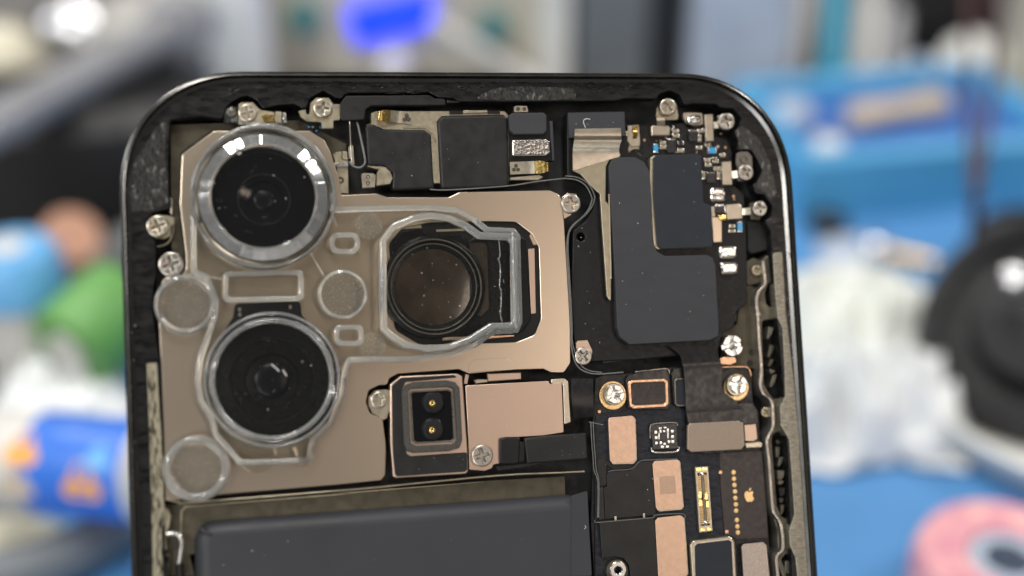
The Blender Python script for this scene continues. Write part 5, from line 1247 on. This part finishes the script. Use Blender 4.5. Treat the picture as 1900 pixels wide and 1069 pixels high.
def lump(name, px, z, rx, ry, rz_, m, label, cat, group=None):
    p = B(px[0], px[1], z); s = mpp(p); v, f = lathe_data([(0, 0), (0.8, 0.02), (1, 0.25), (0.94, 0.6), (0.7, 0.86), (0.35, 0.97), (0, 1)], 28)
    v = [(a * rx * s, b_ * ry * s, c_ * rz_ * s) for a, b_, c_ in v]
    return tag(wobj(name, v, f, m, p, None, 60), label, cat, group)
lump('white_button', (1535, 285), zt, 30, 34, 34, 'trim_white', 'round white button at the front left of the blue tray', 'button')
lump('pale_button', (1465, 225), zt, 46, 40, 40, 'pale_blue', 'pale button at the back left of the blue tray', 'button')
lump('white_dome', (1795, 172), 0, 68, 60, 112, 'trim_white', 'white rounded dome resting behind the blue tray', 'dome')
lump('pale_pebble', (1700, 182), 0, 34, 34, 80, 'pale_blue', 'small pale pebble-like lump beside the white dome', 'lump')
for i, (xa, xb) in enumerate(((1795, 1808), (1845, 1812))):
    tag(wtube('hanging_cable', [W(xa, -60, 0.33), W(xa + 2, 120, 0.33), W((xa + xb) / 2, 260, 0.325), W(xb, 380, 0.32), B(1800 + 10 * i, 560, 0.003)], 0.0011, 'cable_red'),
        ['thin dark red cable hanging in front of the tray, left one', 'thin dark red cable hanging in front of the tray, right one'][i], 'cable', 'cables in front of the blue tray')
# steel ball-ended tool in front of the tray
a = B(1625, 462, 0.006); b = B(1735, 486, 0.006); s = mpp(a)
tl_ = wempty('probe_tool', a, 'brass rod with a bright steel ball end in front of the tray', 'tool')
wlathe('ball', a, [(0, -28 * s)] + [(28 * s * math.cos(R(k)), 28 * s * math.sin(R(k))) for k in range(-75, 76, 15)] + [(0, 28 * s)], 'chrome', b - a, tl_, 24)
wlathe('rod', a + (b - a) * 0.2, [(0, 0), (13 * s, 0), (13 * s, (b - a).length * 0.8), (0, (b - a).length * 0.8)], 'brass', b - a, tl_, 16)
lump('blue_pouch', (1585, 480), 0, 75, 60, 30, 'pale_blue', 'pale crumpled pouch left of the steel ball', 'pouch')
lump('shade_block', (1535, 430), 0, 40, 30, 40, 'black_matte', 'black block standing in for the shade under the tray corner', 'block')  # added black shape in place of the shadow at the tray foot
lump('dark_bag', (1900, 470), 0, 110, 60, 90, 'black_matte', 'dark bag behind the black spool', 'bag')
# tissues
p = B(1585, 655); cloth('grey_cloth', p, 0.052, 0.050, 0.022, 3.1, 'cloth_grey', 'pale grey crumpled cloth right of the phone', 'cloth', 20, 60)
p = B(1545, 800); cloth('paper_tissue', p, 0.034, 0.030, 0.022, 8.4, 'tissue', 'white crumpled tissue touching the phone edge on the blue mat', 'tissue', 10, 80)
p = B(1650, 790); cloth('paper_tissue', p, 0.032, 0.028, 0.021, 14.2, 'tissue', 'white crumpled tissue between the phone-side tissue and the black spool', 'tissue', -15, 80)
# white dish with a black spool on it
p = B(1985, 800); s = mpp(p)
tag(wlathe('white_dish', p, [(0, 0), (225 * s, 0), (268 * s, 0.006), (275 * s, 0.010), (266 * s, 0.0105), (220 * s, 0.004), (0, 0.003)], 'trim_white', (0, 0, 1), n=64), 'white dish under the black spool', 'dish')
ax = Vector((-0.30, -0.55, 0.78)); s1 = mpp(W(1930, 600, 0.31)); c = W(1935, 615, 0.30)
sp_ = wempty('cable_spool', c, 'black round spool with a steel hub bolt at the right edge', 'spool')
r0 = 215 * s1
wlathe('spool_body', c - ax.normalized() * 0.012, [(0, 0), (r0 * 0.9, 0), (r0, 0.004), (r0 * 1.02, 0.010), (r0 * 0.97, 0.016), (r0 * 0.80, 0.0175), (r0 * 0.76, 0.014), (r0 * 0.60, 0.014), (r0 * 0.56, 0.020), (r0 * 0.35, 0.0215), (0, 0.0215)], 'black_gloss', ax, sp_, 56)
wlathe('hub_bolt', W(1884, 522, 0.285), [(0, -0.004), (24 * s1, -0.004), (24 * s1, 0.001), (18 * s1, 0.004), (0, 0.005)], 'chrome', ax, sp_, 24)
# pink tape reel in the lower right corner
p = B(1850, 1125); s = mpp(p)
pr_ = wempty('tape_reel', p, 'pink and coral tape reel lying on the blue mat in the lower corner', 'reel')
wlathe('reel', p, [(70 * s, 0), (160 * s, 0), (168 * s, 0.002), (168 * s, 0.010), (158 * s, 0.0125), (74 * s, 0.0125), (70 * s, 0.010)], 'pink', (0, 0, 1), pr_, 48)
wlathe('core', p, [(40 * s, 0.0005), (69 * s, 0.0005), (69 * s, 0.012), (44 * s, 0.012)], 'pale_blue', (0, 0, 1), pr_, 40)

# ---- left side
p = B(-20, 265); 
am = wempty('lamp_arm', W(-60, 260, 0.34), 'grey metal arm slanting across the upper left', 'arm')
a = W(-120, 290, 0.34); b = W(345, 40, 0.42); dv_ = b - a
wlathe('bar', a, [(0, 0), (0.0058, 0), (0.0062, 0.002), (0.0062, dv_.length - 0.002), (0.0055, dv_.length), (0, dv_.length)], 'arm_grey', dv_, am, 24)
j = W(330, 48, 0.42)
wlathe('joint', j - Vector((0, 0.008, 0)), [(0, 0), (0.010, 0), (0.011, 0.002), (0.011, 0.014), (0.010, 0.016), (0, 0.016)], 'arm_grey', (0, 1, 0), am, 24)
wtube('post', [j, j + Vector((0.004, 0.02, -0.05)), Vector((j.x + 0.006, j.y + 0.03, 0.0))], 0.006, 'dark_grey', am)
pq = B(150, 130); s = mpp(pq)
lump('steel_bowl', (165, 120), 0, 95, 70, 130, 'chrome', 'shiny steel bowl behind the grey arm', 'bowl')
lump('cream_jar', (25, 190), 0, 80, 60, 150, 'cream', 'cream jar at the upper left edge', 'jar')
p = B(240, 150); s = mpp(p)
tag(wbox('grey_case', p + Vector((0, 0.02, 0)), (150 * s, 0.04, up_z(p, 40, 240)), 'pale_grey', 8, b=0.003), 'grey case behind the arm beside the white bottle', 'case')
p = B(120, 430); s = mpp(p)
tag(wbox('black_toolbox', p + Vector((0.0, 0.03, 0)), (470 * s, 0.05, up_z(p, 235, 120)), 'black_matte', 14, b=0.006), 'black toolbox below the grey arm', 'toolbox')
p = B(265, 520); s = mpp(p)
lump('dark_pouch', (275, 520), 0, 60, 50, 120, 'dark_grey', 'dark grey pouch touching the left edge of the phone', 'pouch')
p = B(125, 500, 0.0); s = mpp(p)
pe = wempty('peach_roll', p, 'peach coloured tape roll standing behind the blue lid', 'roll')
c = W(125, 445, depth_of(p))
wlathe('tape', c - Vector((0, 0.004, 0)), [(0, 0), (50 * s, 0), (52 * s, 0.002), (52 * s, 0.010), (48 * s, 0.012), (0, 0.012)], 'peach', (0.5, -0.6, 0.6), pe, 32)
p = B(60, 660); s = mpp(p); hh = up_z(p, 545, 60)
jr = wempty('lidded_jar', p, 'white jar with a pale blue lid at the left edge', 'jar')
wlathe('jar_body', p, [(0, 0), (72 * s, 0), (75 * s, 0.002), (75 * s, hh), (0, hh)], 'paper_white', (0, 0, 1), jr)
wlathe('lid', p + Vector((0, 0, hh + 0.0003)), [(0, 0), (84 * s, 0), (86 * s, 0.002), (84 * s, 0.010), (70 * s, 0.0125), (0, 0.0125)], 'cap_blue', (0, 0, 1), jr)
wlathe('lid_sticker', p + Vector((-0.0005, 0, hh + 0.0129)), [(0, 0), (34 * s, 0), (34 * s, 0.0004), (0, 0.0004)], 'paper_white', (0, 0, 1), jr)
# green roll with white core, lying on its side
ax = Vector((-0.42, -0.72, -0.18)).normalized(); c0 = W(205, 585, 0.315); s = 0.315 / F
gr_ = wempty('green_roll', Vector((c0.x, c0.y, c0.z - 0.01)), 'green tape roll with a white core leaning beside the phone', 'roll')
wlathe('tape', c0 - ax * 0.006, [(45 * s, 0), (86 * s, 0), (90 * s, 0.002), (90 * s, 0.018), (84 * s, 0.020), (46 * s, 0.020)], 'green', ax, gr_, 40)
wlathe('core', c0 - ax * 0.006, [(0, 0.002), (44.5 * s, 0.002), (44.5 * s, 0.0215), (26 * s, 0.0205), (20 * s, 0.0195), (0, 0.0195)], 'paper_white', ax, gr_, 32)
p = B(120, 765); cloth('paper_tissue', p, 0.040, 0.024, 0.012, 21.7, 'tissue', 'white crumpled tissue between the green roll and the blue labelled bottle', 'tissue', -20, 60)
p = B(25, 745); lump('black_pad', (20, 735), 0, 60, 40, 40, 'black_matte', 'black pad at the left edge behind the bottle', 'pad')
# bottle lying down: white body, blue label with orange spots
s = 0.262 / F; a = W(-60, 842, 0.262); b = W(322, 880, 0.250); axb = (b - a).normalized(); Lb = (b - a).length; rb = 92 * s
bl = wempty('lying_bottle', a, 'white bottle lying on its side with a blue and orange label', 'bottle')
wlathe('bottle_body', a, [(0, 0), (rb * 0.9, 0), (rb, 0.003), (rb, Lb * 0.89), (rb * 0.85, Lb * 0.92), (rb * 0.66, Lb * 0.93), (0, Lb * 0.93)], 'paper_white', axb, bl, 40)
wlathe('blue_label', a + axb * Lb * 0.40, [(rb * 1.004, 0), (rb * 1.012, 0.0003), (rb * 1.012, Lb * 0.47), (rb * 1.004, Lb * 0.473)], 'label_blue', axb, bl, 48)
wlathe('screw_cap', a + axb * Lb * 0.935, [(0, 0), (rb * 0.66, 0), (rb * 0.66, Lb * 0.11), (rb * 0.6, Lb * 0.12), (0, Lb * 0.12)], 'bottle_white', axb, bl, 32)
def spot(px, py, rad, m):
    """curved patch of the label: points of the bottle surface round the place the pixel hits"""
    o_ = CAM; d_ = ray(px, py).normalized(); w_ = o_ - a
    dd = d_ - axb * d_.dot(axb); ww = w_ - axb * w_.dot(axb); R_ = rb * 1.02
    A_, B_, C_ = dd.dot(dd), 2 * dd.dot(ww), ww.dot(ww) - R_ * R_; D_ = B_ * B_ - 4 * A_ * C_
    if D_ < 0: return
    hit = o_ + d_ * ((-B_ - math.sqrt(D_)) / (2 * A_)); z = (hit - a).dot(axb); rv_ = (hit - a - axb * z).normalized(); tv = axb.cross(rv_)
    vs2, fs2 = [], []
    for k in range(18):
        an = 2 * math.pi * k / 18; rr = rad * (1 + 0.25 * math.sin(3 * an)); dz = rr * math.cos(an); da = rr * math.sin(an) / R_
        for q in (1.0, 0.985):
            vs2.append(a + axb * (z + dz) + (rv_ * math.cos(da) + tv * math.sin(da)) * R_ * q - hit)
    vs2.append(rv_ * 0.0); fs2 = [(2 * k, (2 * k + 2) % 36, 36) for k in range(18)] + [(2 * k, 2 * k + 1, (2 * k + 3) % 36, (2 * k + 2) % 36) for k in range(18)]
    wobj('label_spot', vs2, fs2, m, hit, bl, 60)
spot(150, 900, 34 * s, 'label_orange'); spot(40, 835, 30 * s, 'label_orange'); spot(180, 850, 22 * s, 'cap_blue'); spot(30, 900, 30 * s, 'tan_wood')
lump('cream_pad', (10, 1000), 0, 120, 50, 26, 'cream', 'cream pad in front of the lying bottle', 'pad')
p = B(150, 1075); 
tag(wtube('black_hose', [B(-80, 1085, .006), B(60, 1055, .006), B(160, 1015, .006), B(240, 965, .006), B(330, 930, .006)], 0.0052, 'dark_grey', n=12), 'dark grey hose curving along the lower left corner', 'hose')
bpy.context.view_layer.update()
